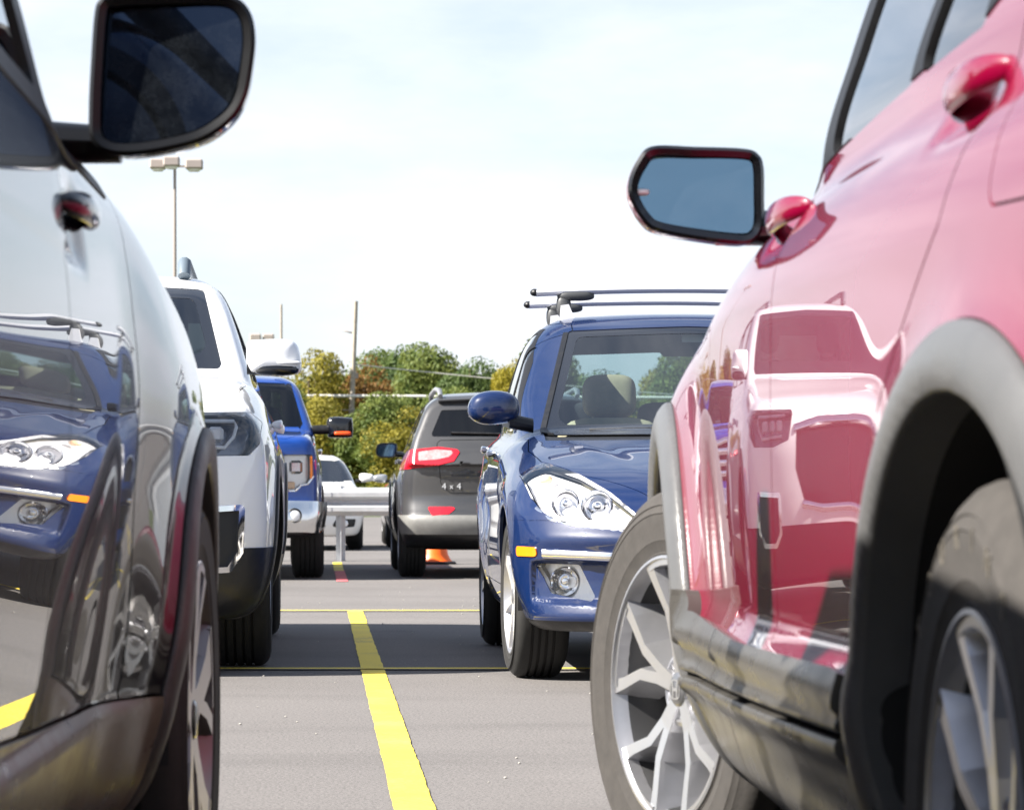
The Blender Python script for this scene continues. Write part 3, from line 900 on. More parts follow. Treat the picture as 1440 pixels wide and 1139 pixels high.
    if True:   # raised sidewall lettering on the rear tyre
        w = children(A.root)
        rw0 = [c for c in w if c.name.startswith('wheel') and 'arch' not in c.name and c.location.x < 0 and c.location.y < -1][0]
        word = 'TOURING'
        for k, ch in enumerate(word):
            me = text_mesh(ch, .034, .0008); a = PI/2 - (k-3.4)*2*PI/26; r = .306
            V = [(.0030+v.co.z*.5, (r+v.co.y)*math.cos(a)+v.co.x*math.sin(a), (r+v.co.y)*math.sin(a)-v.co.x*math.cos(a)) for v in me.vertices]
            MB().add(V, [tuple(p.vertices) for p in me.polygons]).build('raised_letter', MT['letter'], rw0); bpy.data.meshes.remove(me)
    # handles
    for s in (-1, 1):
        for yy, zz in CRV_HANDLES:
            xx = s*(.925-.03)
            hx = surf_x(crv, yy-.155, zz, s)
            handle_bar(A.root, hx-s*.004, yy, zz, .25, s, red, H=.040, proj=.040, slope=-.04)
    # mirrors (glass looks back)
    out = [(-.068, .077), (.0, .076), (.075, .073), (.097, .064), (.105, .045), (.106, .0), (.105, -.046), (.094, -.068), (.070, -.076), (.0, -.068), (-.060, -.056), (-.083, -.040), (-.102, -.008), (-.106, .02), (-.092, .055)]
    for s in (-1, 1):
        O = out if s < 0 else [(-a, b) for a, b in out][::-1]
        yb = -.70
        arm = []
        for t in (0, .5, 1):
            xa = s*(.915-.12*t); za = 1.128+.0*t
            arm.append([(xa, yb+.04+.035*math.cos(q), za+.028*math.sin(q)) for q in [2*PI*k/12 for k in range(12)]])
        o = mirror_shell(A.root, O, yb, .125, (red, MT['gloss_black']), s*.949, 1.175, inset=.015, glass_in=.010, arm=arm, capmat=MT['mirror_cap_red'], glassmat=MT['mirror_blue'], tilt=(0.1*s, .06))
        MB().ellip((s*1.034, yb+.045, 1.182), (.016, .045, .007), p=3).build('turn_signal', MT['lens_white'], o)
    # dark plastic corner at the foot of the pillar
    for s in (-1, 1): seat(A.root, s*.38, -1.45, .62, MT['dark_cloth'])
    steering_wheel(A.root, -.38, -.98, 1.0)
    MB().box((0, -.72, .98), (1.35, .42, .22), bev=.08).build('dashboard', MT['dark_cloth'], A.root)
    MB().box((0, -1.8, .27), (1.55, 3.0, .10), bev=.03).build('underbody', MT['dark'], A.root)
    MB().ellip((0, -2.75, .80), (.62, .1, .38), p=4).build('rear_seat', MT['dark_cloth'], A.root)
    return A
# ---------------------------------------------------------------- dark wagon on the left (faces away, right flank towards us)
OB_WB = 2.81
def ob_extra(x, y, z):
    e = np.zeros_like(y)
    for yw in (0, -OB_WB):
        r = np.hypot(y-yw, z-.355)
        e += (.052 if yw == 0 else .012)*np.exp(-(np.abs(y-yw)/.52)**4)*sstep(1.18, .80, z) + .014*sstep(.50, .44, r)*sstep(.2, .4, z)
        if yw == 0: e += .046*np.exp(-(np.abs(y-yw)/.62)**6)*sstep(.78, .46, z)
    for yh, zh in OB_HANDLES:
        e -= .022*np.exp(-((y-yh+.02)/.10)**4-((z-zh+.012)/.045)**4)
    inb = sstep(-2.30, -2.05, y)*sstep(-.38, -.62, y)
    e += .016*inb*sstep(.44, .405, z)*sstep(.12, .28, z)
    return e
obk = car_field(dict(Wm=.93, yF=.92, yR=-3.90,
    top=[(1.0, .80), (.75, .96), (.4, 1.07), (0, 1.15), (-.4, 1.21), (-.8, 1.22), (-1.2, 1.22), (-3.3, 1.20), (-4, 1.18)],
    bot=[(1.0, .30), (.6, .22), (-3.0, .22), (-4.0, .34)],
    W=[(1.0, .82), (.6, .89), (.2, .918), (-.5, .922), (-1.5, .922), (-2.7, .922), (-3.4, .89), (-4.0, .84)],
    sec=[(.15, .16), (.25, .105), (.38, .064), (.45, .049), (.55, .032), (.65, .0175), (.714, .0092), (.78, .0030), (.845, .0), (.90, .0018), (.95, .0056), (1.0, .0112), (1.08, .0235), (1.15, .041), (1.22, .08)],
    front=[(.25, .12), (.45, .01), (.65, .0), (.8, .05), (.95, .20), (1.1, .6)],
    rear=[(.3, .12), (.5, .0), (.7, .02), (1.0, .06), (1.3, .16)],
    fp=(.36, 2.4), rp=(.24, 3), crown=.035, k=(.12, .14, .14, .10), extra=ob_extra,
    gh=dict(roof=[(-.5, 1.47), (-1.4, 1.60), (-2.0, 1.65), (-2.8, 1.65), (-3.6, 1.59)],
            w=[(1.0, .91), (1.1, .900), (1.17, .882), (1.3, .848), (1.5, .76), (1.6, .69)],
            tap=[(-3.8, .07), (-3.0, .02), (-2.0, 0), (-1.5, .0), (-1.35, .003), (-1.1, .025), (-.8, .065), (-.4, .12)],
            ws=((-.20, 1.03), (-1.42, 1.56)), rw=((-3.74, 1.12), (-3.38, 1.57)), cw=.24, cr=.14, zlow=1.0, k=(.12, .07, .02))))
def build_outback():
    blk = paint('black_pearl_paint', (.003, .003, .006), metal=.0, rough=.35, dust=.02, dustcol=(.25, .22, .19), coat_ior=1.5)
    A = Car('parked_wagon', 'black wagon whose glossy flank mirrors the blue hatchback, dark door mirror raised above it', 'car',
            obk, (-1.02, -4.0, .12), (1.02, 1.0, 1.72), .024, (-1.160, 5.0, 0), rad(-1.6), 'cars parked in the lot')
    A.densify(lambda P: (P[:, 0] > .55), .021)
    zc, wb = .355, OB_WB
    A.take(union(arch_g(0, zc, .40), arch_g(-wb, zc, .42)), d=.006, opening=True)
    fw = poly2([(-.76, 1.135), (-1.33, 1.152), (-1.40, 1.545), (-1.32, 1.53), (-.98, 1.33)], .02)
    rw_ = poly2([(-1.45, 1.156), (-2.42, 1.175), (-2.52, 1.565), (-1.53, 1.565)], .02)
    qw = poly2([(-2.52, 1.18), (-3.25, 1.20), (-3.10, 1.50), (-2.62, 1.54)], .03)
    gl1 = A.take(side(fw, .5), opening=True); gl2 = A.take(side(rw_, .5), opening=True); gl3 = A.take(side(qw, .5), opening=True)
    ws = A.take(front(poly2([(-.1, 1.10), (.72, 1.10), (.725, 1.14), (.61, 1.52), (-.1, 1.56)], .03), -1.5), opening=True)
    rg = A.take(rear(poly2([(-.1, 1.2), (.66, 1.2), (.56, 1.5), (-.1, 1.52)], .05), -3.2), opening=True)
    A.parts_lr('window', gl1, MT['glass'], -.004, 0); A.parts_lr('window', gl2, MT['tint'], -.004, 0); A.parts_lr('window', gl3, MT['tint'], -.004, 0)
    A.part('windscreen', ws, MT['glass'], -.004, 0); A.part('rear_window', rg, MT['tint'], -.004, 0)
    trim = A.take(side(poly2([(-.64, 1.118), (-3.32, 1.165), (-3.15, 1.55), (-2.5, 1.60), (-1.32, 1.565), (-.95, 1.36)], .02), .5), gap=.002)
    A.pieces('window_trim', trim, MT['seal'], .002, .01)
    ar = A.take(union(arch_g(0, zc, .458, .6), arch_g(-wb, zc, .478, .6)), d=.006, gap=.002)
    cy = A.V[ar].mean(1)
    A.pieces('wheel_arch_trim', ar[cy[:, 1] > -1.2], MT['wagon_clad'], arch_off(0, zc, .40, .458, .010), .03)
    A.pieces('wheel_arch_trim', ar[cy[:, 1] <= -1.2], MT['wagon_clad'], arch_off(-wb, zc, .42, .478, .010), .03)
    sill = A.take(side(poly2([(-.42, .10), (-.42, .425), (-.9, .428), (-1.4, .44), (-2.28, .47), (-2.28, .10)], .01), .6), d=.006, gap=.005)
    sf, sr = A.sub(sill, lambda V: -1.375 - V[:, 1], .006)
    A.pieces('sill_cladding', sf, MT['wagon_sill'], .006, .02); A.pieces('sill_cladding', sr, MT['wagon_sill'], .006, .02)
    low = A.take(lambda V: V[:, 2]-.33)
    A.part('lower_bumper', low, MT['wagon_clad'], .0, .01)
    fd = poly2([(-.60, .30), (-.605, .95), (-.56, 1.10), (-.93, 1.38), (-1.30, 1.60), (-1.47, 1.61), (-1.395, 1.14), (-1.39, .9), (-1.37, .30)], .02)
    rd = poly2([(-1.375, .30), (-1.395, .9), (-1.40, 1.14), (-1.475, 1.61), (-2.55, 1.60), (-2.66, 1.2), (-2.55, .98), (-2.26, .80), (-2.22, .30)], .03)
    d1 = A.take(side(fd, .5), gap=.006, d=.006); d2 = A.take(side(rd, .5), gap=.006, d=.006)
    A.parts_lr('door', d1, blk, 0, .02); A.parts_lr('door', d2, blk, 0, .02)
    hl = A.take(front(poly2([(.42, .76), (.60, .80), (.88, .93), (.92, .86), (.80, .72), (.45, .68)], .02), .3), gap=.003)
    A.parts_lr('headlight', hl, MT['lens'], 0, .01); A.parts_lr('lamp_reflector', hl, MT['reflector'], -.05, 0)
    gr = A.take(front(poly2([(-.1, .52), (.36, .52), (.40, .62), (.34, .74), (-.1, .76)], .03), .5))
    A.part('grille', gr, MT['gloss_black'], -.02, .02)
    hood = A.take(topv(poly2([(-.1, .85), (.55, .72), (.70, .45), (.73, -.3), (.68, -.50), (-.1, -.38)], .05), .86), gap=.004)
    A.part('bonnet', hood, blk, 0, .02)
    tl = A.take(rear(poly2([(.55, .92), (.88, .92), (.84, 1.18), (.60, 1.16)], .03), -3.2), gap=.003)
    A.parts_lr('taillight', tl, MT['red_lens'], .004, .02)
    A.finish(blk)
    A.lining(MT['dark'], .035, 'inner_shell', [arch_g(0, zc, .412), arch_g(-wb, zc, .432)])
    for s in (-1, 1):
        for yy, R in ((0, .405), (-wb, .425)): arch_liner(A.root, s*(.955 if yy == 0 else .93), s*.55, yy, zc, R)
    st = dict(n=5, dish=.015, bow=.012, th=.05, phase=rad(90),
        arms=[([.0, .02, .06, .12], [.034, .028, .030, .042], [.06, .35, .7, .97]), ([.0, -.10, -.30, -.42], [.012, .012, .013, .016], [.06, .35, .7, .97])], lip=(.30, .965, .006))
    mats = dict(tyre=MT['rubber'], side=MT['dark_alloy'], face=MT['dark_alloy_face'], cap=MT['gloss_black'])
    for (x, y, s, sr) in ((.978, 0, 1, rad(-1)), (.94, -wb, 1, 0), (-.978, 0, -1, rad(-1)), (-.94, -wb, -1, 0)):
        wheel(A.root, x, y, .36, .245, .23, st, mats, s, sr)
    for s in (-1, 1):
        for yy, zz in OB_HANDLES:
            hx = surf_x(obk, yy-.155, zz, s)
            handle_bar(A.root, hx-s*.004, yy, zz, .25, s, blk, H=.036, proj=.032)
    out = [(-.098, .075), (-.092, .094), (-.075, .101), (.0, .104), (.06, .103), (.088, .095), (.104, .075), (.109, .045), (.106, .01), (.098, -.030), (.080, -.060), (.045, -.085), (.0, -.098), (-.05, -.105), (-.084, -.101), (-.103, -.082), (-.105, -.04), (-.102, .02)]
    for s in (-1, 1):
        O = out if s > 0 else [(-a, b) for a, b in out][::-1]
        yb = -.87
        arm = []
        for t in (0, .5, 1):
            xa = s*(.925-.10*t); za = 1.163+.004*t
            arm.append([(xa, yb+.05+.04*math.cos(q), za+(.024+.004*t)*math.sin(q)) for q in [2*PI*k/12 for k in range(12)]])
        mirror_shell(A.root, O, yb, .13, (blk, MT['mirror_black']), s*.993, 1.249, inset=.015, glass_in=.012, arm=arm, capmat=blk, glassmat=MT['mirror_navy'], tilt=(-.1*s, .06))
    for s in (-1, 1): MB().tube([(s*.62, -1.35, 1.57), (s*.60, -1.50, 1.655), (s*.59, -2.0, 1.70), (s*.585, -3.0, 1.69), (s*.57, -3.4, 1.60)], [.03, .036, .036, .036, .03], 10).build('roof_rail', MT['black_plastic'], A.root)
    for s in (-1, 1): seat(A.root, s*.38, -1.50, .58, MT['dark_cloth'])
    steering_wheel(A.root, -.38, -1.02, .96)
    MB().box((0, -.75, .95), (1.35, .42, .22), bev=.08).build('dashboard', MT['dark_cloth'], A.root)
    MB().box((0, -1.8, .27), (1.55, 3.2, .10), bev=.03).build('underbody', MT['dark'], A.root)
    MB().ellip((0, -2.75, .76), (.62, .1, .38), p=4).build('rear_seat', MT['dark_cloth'], A.root)
    return A
def dusty_mirror(name, col, amt):
    m = pbr(name, col, .02, metal=1); nt = m.node_tree; b = nt.nodes['Principled BSDF']; L = nt.links.new
    tc = N(nt, 'ShaderNodeTexCoord'); n1 = N(nt, 'ShaderNodeTexNoise', i_Scale=420.0, i_Detail=2.0); n2 = N(nt, 'ShaderNodeTexNoise', i_Scale=26.0, i_Detail=5.0)
    for n in (n1, n2): L(tc.outputs['Object'], n.inputs['Vector'])
    ml = N(nt, 'ShaderNodeMath', operation='MULTIPLY'); L(n1.outputs['Fac'], ml.inputs[0]); L(n2.outputs['Fac'], ml.inputs[1])
    mr = N(nt, 'ShaderNodeMapRange', i_From_Min=.16, i_From_Max=.36, i_To_Min=amt*.3, i_To_Max=amt*1.5); L(ml.outputs[0], mr.inputs['Value'])
    df = N(nt, 'ShaderNodeBsdfDiffuse'); df.inputs['Color'].default_value = (.28, .33, .40, 1)
    mx = N(nt, 'ShaderNodeMixShader'); L(mr.outputs[0], mx.inputs['Fac']); L(b.outputs[0], mx.inputs[1]); L(df.outputs[0], mx.inputs[2])
    L(mx.outputs[0], nt.nodes['Material Output'].inputs['Surface']); return m
MT['crv_clad'] = pbr('matte_grey_cladding', (.052, .049, .045), .30, noise=.15, nscale=10, rvar=.06, bumpd=.0003, bscale=1200)
MT['wagon_clad'] = pbr('dark_grey_cladding', (.035, .033, .032), .48, noise=.15, nscale=12, rvar=.08, bumpd=.0004, bscale=1000)
MT['wagon_sill'] = pbr('satin_sill', (.080, .062, .042), .32, noise=.25, nscale=16, rvar=.08)
MT['dusty_tyre'] = pbr('dusty_tyre', (.038, .034, .031), .9, noise=.18, nscale=34, bumpd=.0015, bscale=160)
MT['letter'] = pbr('worn_lettering', (.10, .088, .07), .8)
MT['cap_grey'] = pbr('cap_grey', (.25, .25, .26), .3, metal=.8)
MT['mirror_cap_red'] = paint('mirror_cap_red', (.30, .003, .012), metal=.35, dust=.02)
MT['mirror_black'] = pbr('mirror_bezel', (.003, .003, .0035), .3, spec=.35)
MT['mirror_blue'] = dusty_mirror('dimming_mirror_glass', (.13, .22, .30), .03)
MT['mirror_navy'] = dusty_mirror('navy_reflection_mirror', (.018, .028, .050), .025)  # navy tint put into the glass colour in place of a dark reflection
MT['lens_white'] = pbr('clear_marker', (.8, .8, .8), .15, coat=1)
MT['dark_alloy'] = pbr('dark_alloy', (.22, .20, .20), .38, metal=.85, coat=.3)
MT['dark_alloy_face'] = pbr('dark_alloy_face', (.5, .47, .47), .36, metal=1)
MT['barrel_dark'] = pbr('barrel_dark', (.05, .05, .052), .45, metal=.6)
MT['crv_arch'] = pbr('satin_grey_arch', (.085, .085, .086), .36, noise=.1, nscale=10, rvar=.05, bumpd=.0003, bscale=1200)
# ================================================================== blue hatchback facing us
HY_WB = 2.70
def hy_extra(x, y, z):
    e = np.zeros_like(y)
    for yw in (0, -HY_WB):
        r = np.hypot(y-yw, z-.32); e += .016*bump(r-.38, .10)*sstep(.2, .45, z)
    inb = sstep(-.35, -.7, y)*sstep(-2.5, -2.0, y)
    e -= .016*bump(z-.62, .12)*inb
    e += .012*bump(z-(.86-.02*y), .05)*sstep(-.2, -.8, y)
    return e
def hy_hood(x, y, z):   # twin creases running from the pillars to the lamps
    xc = .60 - .20*sstep(-.6, .7, y)
    return (.002*bump(x-xc, .05) - .002*sstep(xc+.02, xc+.2, x))*sstep(-.9, -.3, y)
def hy_face(x, y, z):   # bumper relief: recess for the lower intake and the lamp pockets
    e = .030*bump(z-.34, .085)*0
    e = -.035*sstep(.30, .33, z)*sstep(.47, .45, z)*sstep(.815, .79, x)
    e += .022*bump(z-.25, .05)
    e += .018*bump(z-.545, .04)*sstep(.86, .75, x)
    return e
hyf = car_field(dict(Wm=.8825, yF=.90, yR=-3.58,
    top=[(1.0, .62), (.80, .70), (.55, .785), (.1, .875), (-.3, .94), (-.65, .985), (-1.0, 1.0), (-3.2, 1.05), (-3.6, 1.03)],
    bot=[(1.0, .22), (.6, .20), (-3.0, .20), (-3.6, .30)],
    W=[(1.0, .80), (.6, .855), (.2, .872), (-.5, .88), (-1.5, .8825), (-2.6, .875), (-3.2, .845), (-3.6, .80)],
    sec=[(.15, .12), (.22, .06), (.35, .022), (.5, .004), (.65, .0), (.8, .010), (.9, .028), (.98, .055), (1.05, .09), (1.15, .15)],
    front=[(.20, .05), (.27, .0), (.40, .012), (.52, .012), (.62, .04), (.70, .12), (.80, .30), (.9, .7)],
    rear=[(.3, .10), (.5, .0), (.7, .02), (1.0, .06), (1.3, .16)],
    fp=(.40, 2.6), rp=(.22, 3), crown=.05, k=(.15, .10, .12, .05), extra=hy_extra, hoodx=lambda x, y, z: hy_hood(x, y, z), facex=hy_face,
    gh=dict(roof=[(-1.2, 1.42), (-1.7, 1.495), (-2.2, 1.53), (-2.8, 1.525), (-3.4, 1.46)],
            w=[(.9, .80), (1.0, .785), (1.1, .775), (1.25, .735), (1.4, .680), (1.5, .615), (1.6, .52)],
            tap=[(-3.5, .07), (-2.9, .02), (-2.0, 0), (-1.3, .0), (-.8, .015), (-.4, .05)],
            ws=((-.55, .955), (-1.72, 1.47)), rw=((-3.52, 1.0), (-3.20, 1.46)), cw=.20, cr=.12, zlow=.8, k=(.13, .06, .025))))
def build_hyundai():
    blu = paint('deep_blue_paint', (.002, .012, .058), metal=.0, rough=.36, dust=.025)
    A = Car('parked_hatchback', 'deep blue hatchback facing us with silver roof rack bars, nosing out behind the red crossover', 'car',
            hyf, (-.98, -3.7, .12), (.98, 1.0, 1.62), .024, (1.60, 12.42, 0), PI-rad(.6), 'cars parked in the lot')
    zc = .315
    A.densify(lambda P: (P[:, 1] > -.7) & (P[:, 0] > -.3), .02)
    A.take(union(arch_g(0, zc, .352, .45), arch_g(-HY_WB, zc, .355, .45)), d=.008, opening=True)
    fw = poly2([(-1.10, 1.006), (-1.58, 1.02), (-1.72, 1.36), (-1.60, 1.28)], .02)
    rw_ = poly2([(-1.65, 1.022), (-2.45, 1.05), (-2.62, 1.40), (-2.45, 1.435), (-1.92, 1.43), (-1.80, 1.38)], .02)
    qw = poly2([(-2.55, 1.055), (-3.05, 1.09), (-2.98, 1.33), (-2.72, 1.39)], .03)
    for q in (fw, rw_, qw):
        T = A.take(side(q, .4), opening=True); A.parts_lr('window', T, MT['glass'], -.003, 0)
    ws = A.take(front(poly2([(-.1, .955), (.655, .955), (.672, .985), (.515, 1.435), (-.1, 1.452)], .02), -1.8), opening=True, d=.006)
    # dark ceramic band along the edge of the windscreen
    g_in = front(poly2([(-.1, 1.00), (.632, 1.00), (.485, 1.405), (-.1, 1.42)], .04), -1.9)
    wi, wo = A.sub(ws, g_in, .006)
    wsp = A.part('windscreen', wi, MT['glass'], -.004, 0)
    A.pieces('windscreen_band', wo, MT['gloss_black'], -.003, .004, wsp)
    rg = A.take(rear(poly2([(-.1, 1.04), (.60, 1.05), (.50, 1.40), (-.1, 1.42)], .06), -3.0), opening=True)
    A.part('rear_window', rg, MT['glass'], -.004, 0)
    trim = A.take(front(poly2([(.650, .955), (.70, .965), (.540, 1.425), (.508, 1.425)], .008), -1.8), gap=.0)
    A.pieces('pillar_trim', trim, MT['black_plastic'], .003, .01)
    tr2 = A.take(side(poly2([(-1.02, .993), (-2.5, 1.03), (-3.12, 1.08), (-3.02, 1.35), (-2.62, 1.43), (-2.4, 1.462), (-1.92, 1.450), (-1.54, 1.285)], .02), .54))
    A.pieces('window_trim', tr2, MT['seal'], .001, .01)
    cowl = A.take(front(poly2([(-.1, .925), (.70, .925), (.69, .965), (-.1, .962)], .004), -1.0))
    A.part('cowl', cowl, MT['black_plastic'], -.012, .02)
    # lamps
    lp = poly2([(.835, .795), (.80, .835), (.72, .825), (.62, .782), (.52, .712), (.445, .640), (.415, .592), (.45, .578), (.60, .590), (.70, .607), (.765, .645), (.805, .70)], .02)
    lg = front(lp, .15)
    hl = A.take(lg, gap=.003, d=.005)
    LA = A.parts_lr('headlight', hl, MT['lens'], .002, .02)
    RF = A.parts_lr('lamp_reflector', hl, MT['reflector'], -.042, 0)
    for s, rf in zip((-1, 1), RF):
        o = LA[0 if s < 0 else 1]
        if rf: rf.parent = o
        for (x, z, r) in ((.575, .668, .052), (.685, .678, .045)):
            bowl(o, (s*x, surf_y(hyf, x, z)-.022, z), r, (s*.18, 1, .12))
        y = surf_y(hyf, .745, .765)-.018
        MB().ellip((s*.745, y, .765), (.026, .018, .018)).build('indicator_bulb', MT['amber_clear'], o)
        ribbon(hyf, [(s*.79, .66), (s*.74, .617), (s*.66, .597), (s*.56, .584), (s*.45, .574)], .007, MT['chrome'], 'lamp_edge', o, .004)
    # bonnet
    hd = A.take(topv(poly2([(-.1, .77), (.36, .74), (.42, .66), (.62, .42), (.745, .1), (.775, -.25), (.755, -.62), (-.1, -.53)], .04), .60), gap=.004, d=.006)
    A.part('bonnet', hd, blu, 0, .02)
    # grille and intakes
    gr = A.take(front(poly2([(-.1, .57), (.28, .57), (.36, .655), (-.1, .685)], .02), .5), d=.008); A.part('grille', gr, MT['black_plastic'], -.025, .025)
    ribbon(hyf, [(-.34, .648), (-.2, .672), (0, .68), (.2, .672), (.34, .648)], .012, MT['chrome'], 'grille_bar', A.root, .012)
    it = A.take(front(poly2([(-.1, .32), (.48, .32), (.52, .44), (-.1, .44)], .02), .5)); A.part('intake', it, MT['black_plastic'], -.03, .03)
    # fog lamps in their pockets
    fgg = front(poly2([(.80, .455), (.64, .452), (.585, .335), (.60, .318), (.74, .345), (.765, .40)], .012), .4); fg = A.take(fgg, d=.006)
    FG = A.parts_lr('fog_lamp', fg, MT['lens'], -.004, .02)
    FR = A.parts_lr('lamp_reflector', fg, MT['reflector'], -.045, 0)
    for s, o in zip((-1, 1), FG):
        r = FR[0 if s < 0 else 1]; r.parent = o
        bowl(o, (s*.69, surf_y(hyf, .69, .388)-.022, .388), .048, (s*.3, 1, 0), depth=.02)
    for s in (-1, 1):
        ribbon(hyf, [(s*.765, .492), (s*.70, .490), (s*.55, .484), (s*.40, .480)], .017, MT['chrome'], 'bumper_chrome', A.root, .016)
        y0 = .40
        # side marker on the bumper corner
        xs = surf_x(hyf, .56, .50, s)
    mk = A.take(side(poly2([(.46, .480), (.585, .480), (.585, .515), (.46, .517)], .014), .4), d=.004)
    A.parts_lr('side_marker', mk, MT['amber'], .005, .012)
    # seams: fender to bumper
    sm = A.take(side(poly2([(.28, .612), (.62, .612), (.62, .6145), (.28, .6145)], 0), .5), d=.006)
    A.parts_lr('seam', sm, MT['gap'], -.006, 0)
    low = A.take(lambda V: V[:, 2]-.245); A.part('lower_bumper', low, MT['black_plastic'], -.004, .01)
    fd = poly2([(-.66, .34), (-.66, .85), (-.80, .99), (-1.39, 1.30), (-1.72, 1.475), (-1.76, 1.475), (-1.67, 1.2), (-1.60, .95), (-1.60, .34)], .02)
    rd = poly2([(-1.605, .34), (-1.605, .95), (-1.675, 1.2), (-1.765, 1.475), (-2.5, 1.46), (-2.62, 1.2), (-2.55, .9), (-2.36, .66), (-2.25, .34)], .03)
    for q in (fd, rd): A.parts_lr('door', A.take(side(q, .5), gap=.004, d=.008), blu, 0, .02)
    tl = A.take(rear(poly2([(.50, .82), (.86, .80), (.80, 1.0), (.56, .98)], .03), -3.0), gap=.003); A.parts_lr('taillight', tl, MT['red_lens'], .004, .02)
    A.finish(blu)
    A.lining(MT['liner_dark'], .035, 'inner_shell', [arch_g(0, zc, .40), arch_g(-HY_WB, zc, .40), lg, fgg])
    for s in (-1, 1):
        for yy in (0, -HY_WB): arch_liner(A.root, s*.85, s*.5, yy, zc, .36)
    st = dict(n=7, dish=.02, bow=.012, th=.035, phase=rad(90), arms=[([0, 0, 0, 0], [.020, .016, .018, .024], [.06, .4, .75, .98])])
    mats = dict(tyre=MT['rubber'], side=MT['silver'], face=MT['silver_warm'], cap=MT['silver'])
    for (x, y, s, sr) in ((.868, 0, 1, rad(3)), (.862, -HY_WB, 1, 0), (-.868, 0, -1, rad(3)), (-.862, -HY_WB, -1, 0)):
        wheel(A.root, x, y, .316, .222, .21, st, mats, s, sr)
    for s in (-1, 1):
        for yy, zz in ((-1.42, .885), (-2.34, .915)):
            hx = surf_x(hyf, yy, zz, s); handle_bar(A.root, hx, yy, zz, .19, s, MT['chrome'], H=.034, proj=.04)
        out = [(-.105, .02), (-.075, .062), (-.02, .078), (.05, .075), (.10, .055), (.115, -.01), (.10, -.055), (.03, -.07), (-.05, -.062), (-.095, -.03)]
        if s < 0: out = out[::-1]
        O = [((-a if s > 0 else a), b) for a, b in out] if False else [(s*-a, b) for a, b in [(-.105, .0), (-.085, .048), (-.03, .072), (.04, .072), (.092, .05), (.110, .0), (.095, -.045), (.03, -.062), (-.04, -.064), (-.09, -.04)]]
        arm = [[(s*(.83-.10*t), -.74+.05*math.cos(q)-.02*t, 1.012+.03*math.sin(q)-.02*t) for q in [2*PI*k/12 for k in range(12)]] for t in (0, .5, 1)]
        mirror_shell(A.root, O, -.80, .14, (blu, MT['black_plastic']), s*.895, 1.062, inset=.014, arm=arm, glassmat=MT['mirror'])
    # washer jets, wipers, sticker, inside mirror
    for (xa, za, xb, zb) in ((.50, .972, -.12, .985), (-.05, .972, -.62, .985)):
        p = [(xa+(xb-xa)*t, surf_y(hyf, abs(xa+(xb-xa)*t), za+(zb-za)*t+.012)+.016, za+(zb-za)*t) for t in (0, .2, .4, .6, .8, 1)]
        w = MB().tube(p, .0085, 6); w.tube([(xa-.35, p[3][1]-.0, .955), (xa-.30, p[3][1]+.025, .985), p[2]], .011, 6); w.build('wiper', MT['black_plastic'], A.root)
    MB().box((0, -1.66, 1.345), (.24, .03, .06), bev=.02).tube([(0, -1.66, 1.36), (0, -1.70, 1.43)], .012, 8).build('rear_view_mirror', MT['black_plastic'], A.root)
    MB().box((-.02, -1.62, 1.395), (.10, .006, .038)).build('toll_tag', MT['lens_white'], A.root)
    MB().box((0, -.83, .86), (1.30, .50, .20), bev=.08).build('dashboard', MT['dark_cloth'], A.root)
    for s in (-1, 1): seat(A.root, s*.345, -1.30, .40, MT['beige'], W=.50, H=.58, headz=-.03, hw=.118)
    MB().ellip((0, -2.62, .72), (.60, .09, .34), p=4).build('rear_seat', MT['dark_cloth'], A.root)
    for s in (-1, 0, 1): MB().ellip((s*.42, -2.70, 1.07), (.13, .05, .075), p=3.5).build('headrest', MT['dark_cloth'], A.root)
    steering_wheel(A.root, -.36, -1.06, .90)
    MB().box((0, -1.6, .24), (1.45, 2.9, .10), bev=.03).build('underbody', MT['dark'], A.root)
    # roof rack
    rk = empty('roof_rack', (0, 0, 0)); rk.parent = A.root
    bar = []
    for yy, zz, hw in ((-2.12, 1.640, .64), (-2.86, 1.628, .63)):
        b = MB(); rr = [[(x, yy+.034*math.cos(q), zz-.014*(x/.6)**2+.017*math.sin(q)) for q in [2*PI*k/14 for k in range(14)]] for x in np.linspace(-hw, hw, 13)]
        b.loft(rr); o = b.build('crossbar', MT['rack_silver'], rk)
        for s in (-1, 1):
            MB().ellip((s*(hw+.006), yy, zz-.014), (.022, .033, .0175), nu=14, nv=8).build('end_cap', MT['black_plastic'], o)
            zr = float(1.5); xr = s*.485
            zz_ = np.linspace(1.62, 1.35, 300); v = hyf(np.stack([np.full(300, xr), np.full(300, yy), zz_], 1)); zr = zz_[np.argmax(v < 0)]
            f = MB().ellip((s*.46, yy, zz-.030), (.085, .040, .022), p=3).ellip((s*.515, yy, (zz+zr)/2-.01), (.034, .036, .052), p=2.6)
            f.build('rack_foot', MT['rack_grey'], o)
            MB().prism([(s*.470, zr-.0), (s*.495, zr+.060), (s*.53, zr+.055), (s*.538, zr-.03), (s*.515, zr-.035)], yy+.038, yy+.052, 'y').build('clamp', MT['rack_white'], o)
    return A
MT['amber_clear'] = pbr('amber_bulb', (.95, .62, .36), .2, coat=.5)
MT['silver_warm'] = pbr('silver_wheel_face', (.74, .72, .68), .35, metal=.6)
MT['liner_dark'] = pbr('dark_headliner', (.035, .036, .04), .9)
MT['rack_silver'] = pbr('rack_aluminium', (.72, .72, .74), .42, metal=.55)
MT['rack_grey'] = pbr('rack_foot_grey', (.05, .052, .055), .5)
MT['rack_white'] = pbr('rack_clamp_pale', (.80, .80, .82), .35)
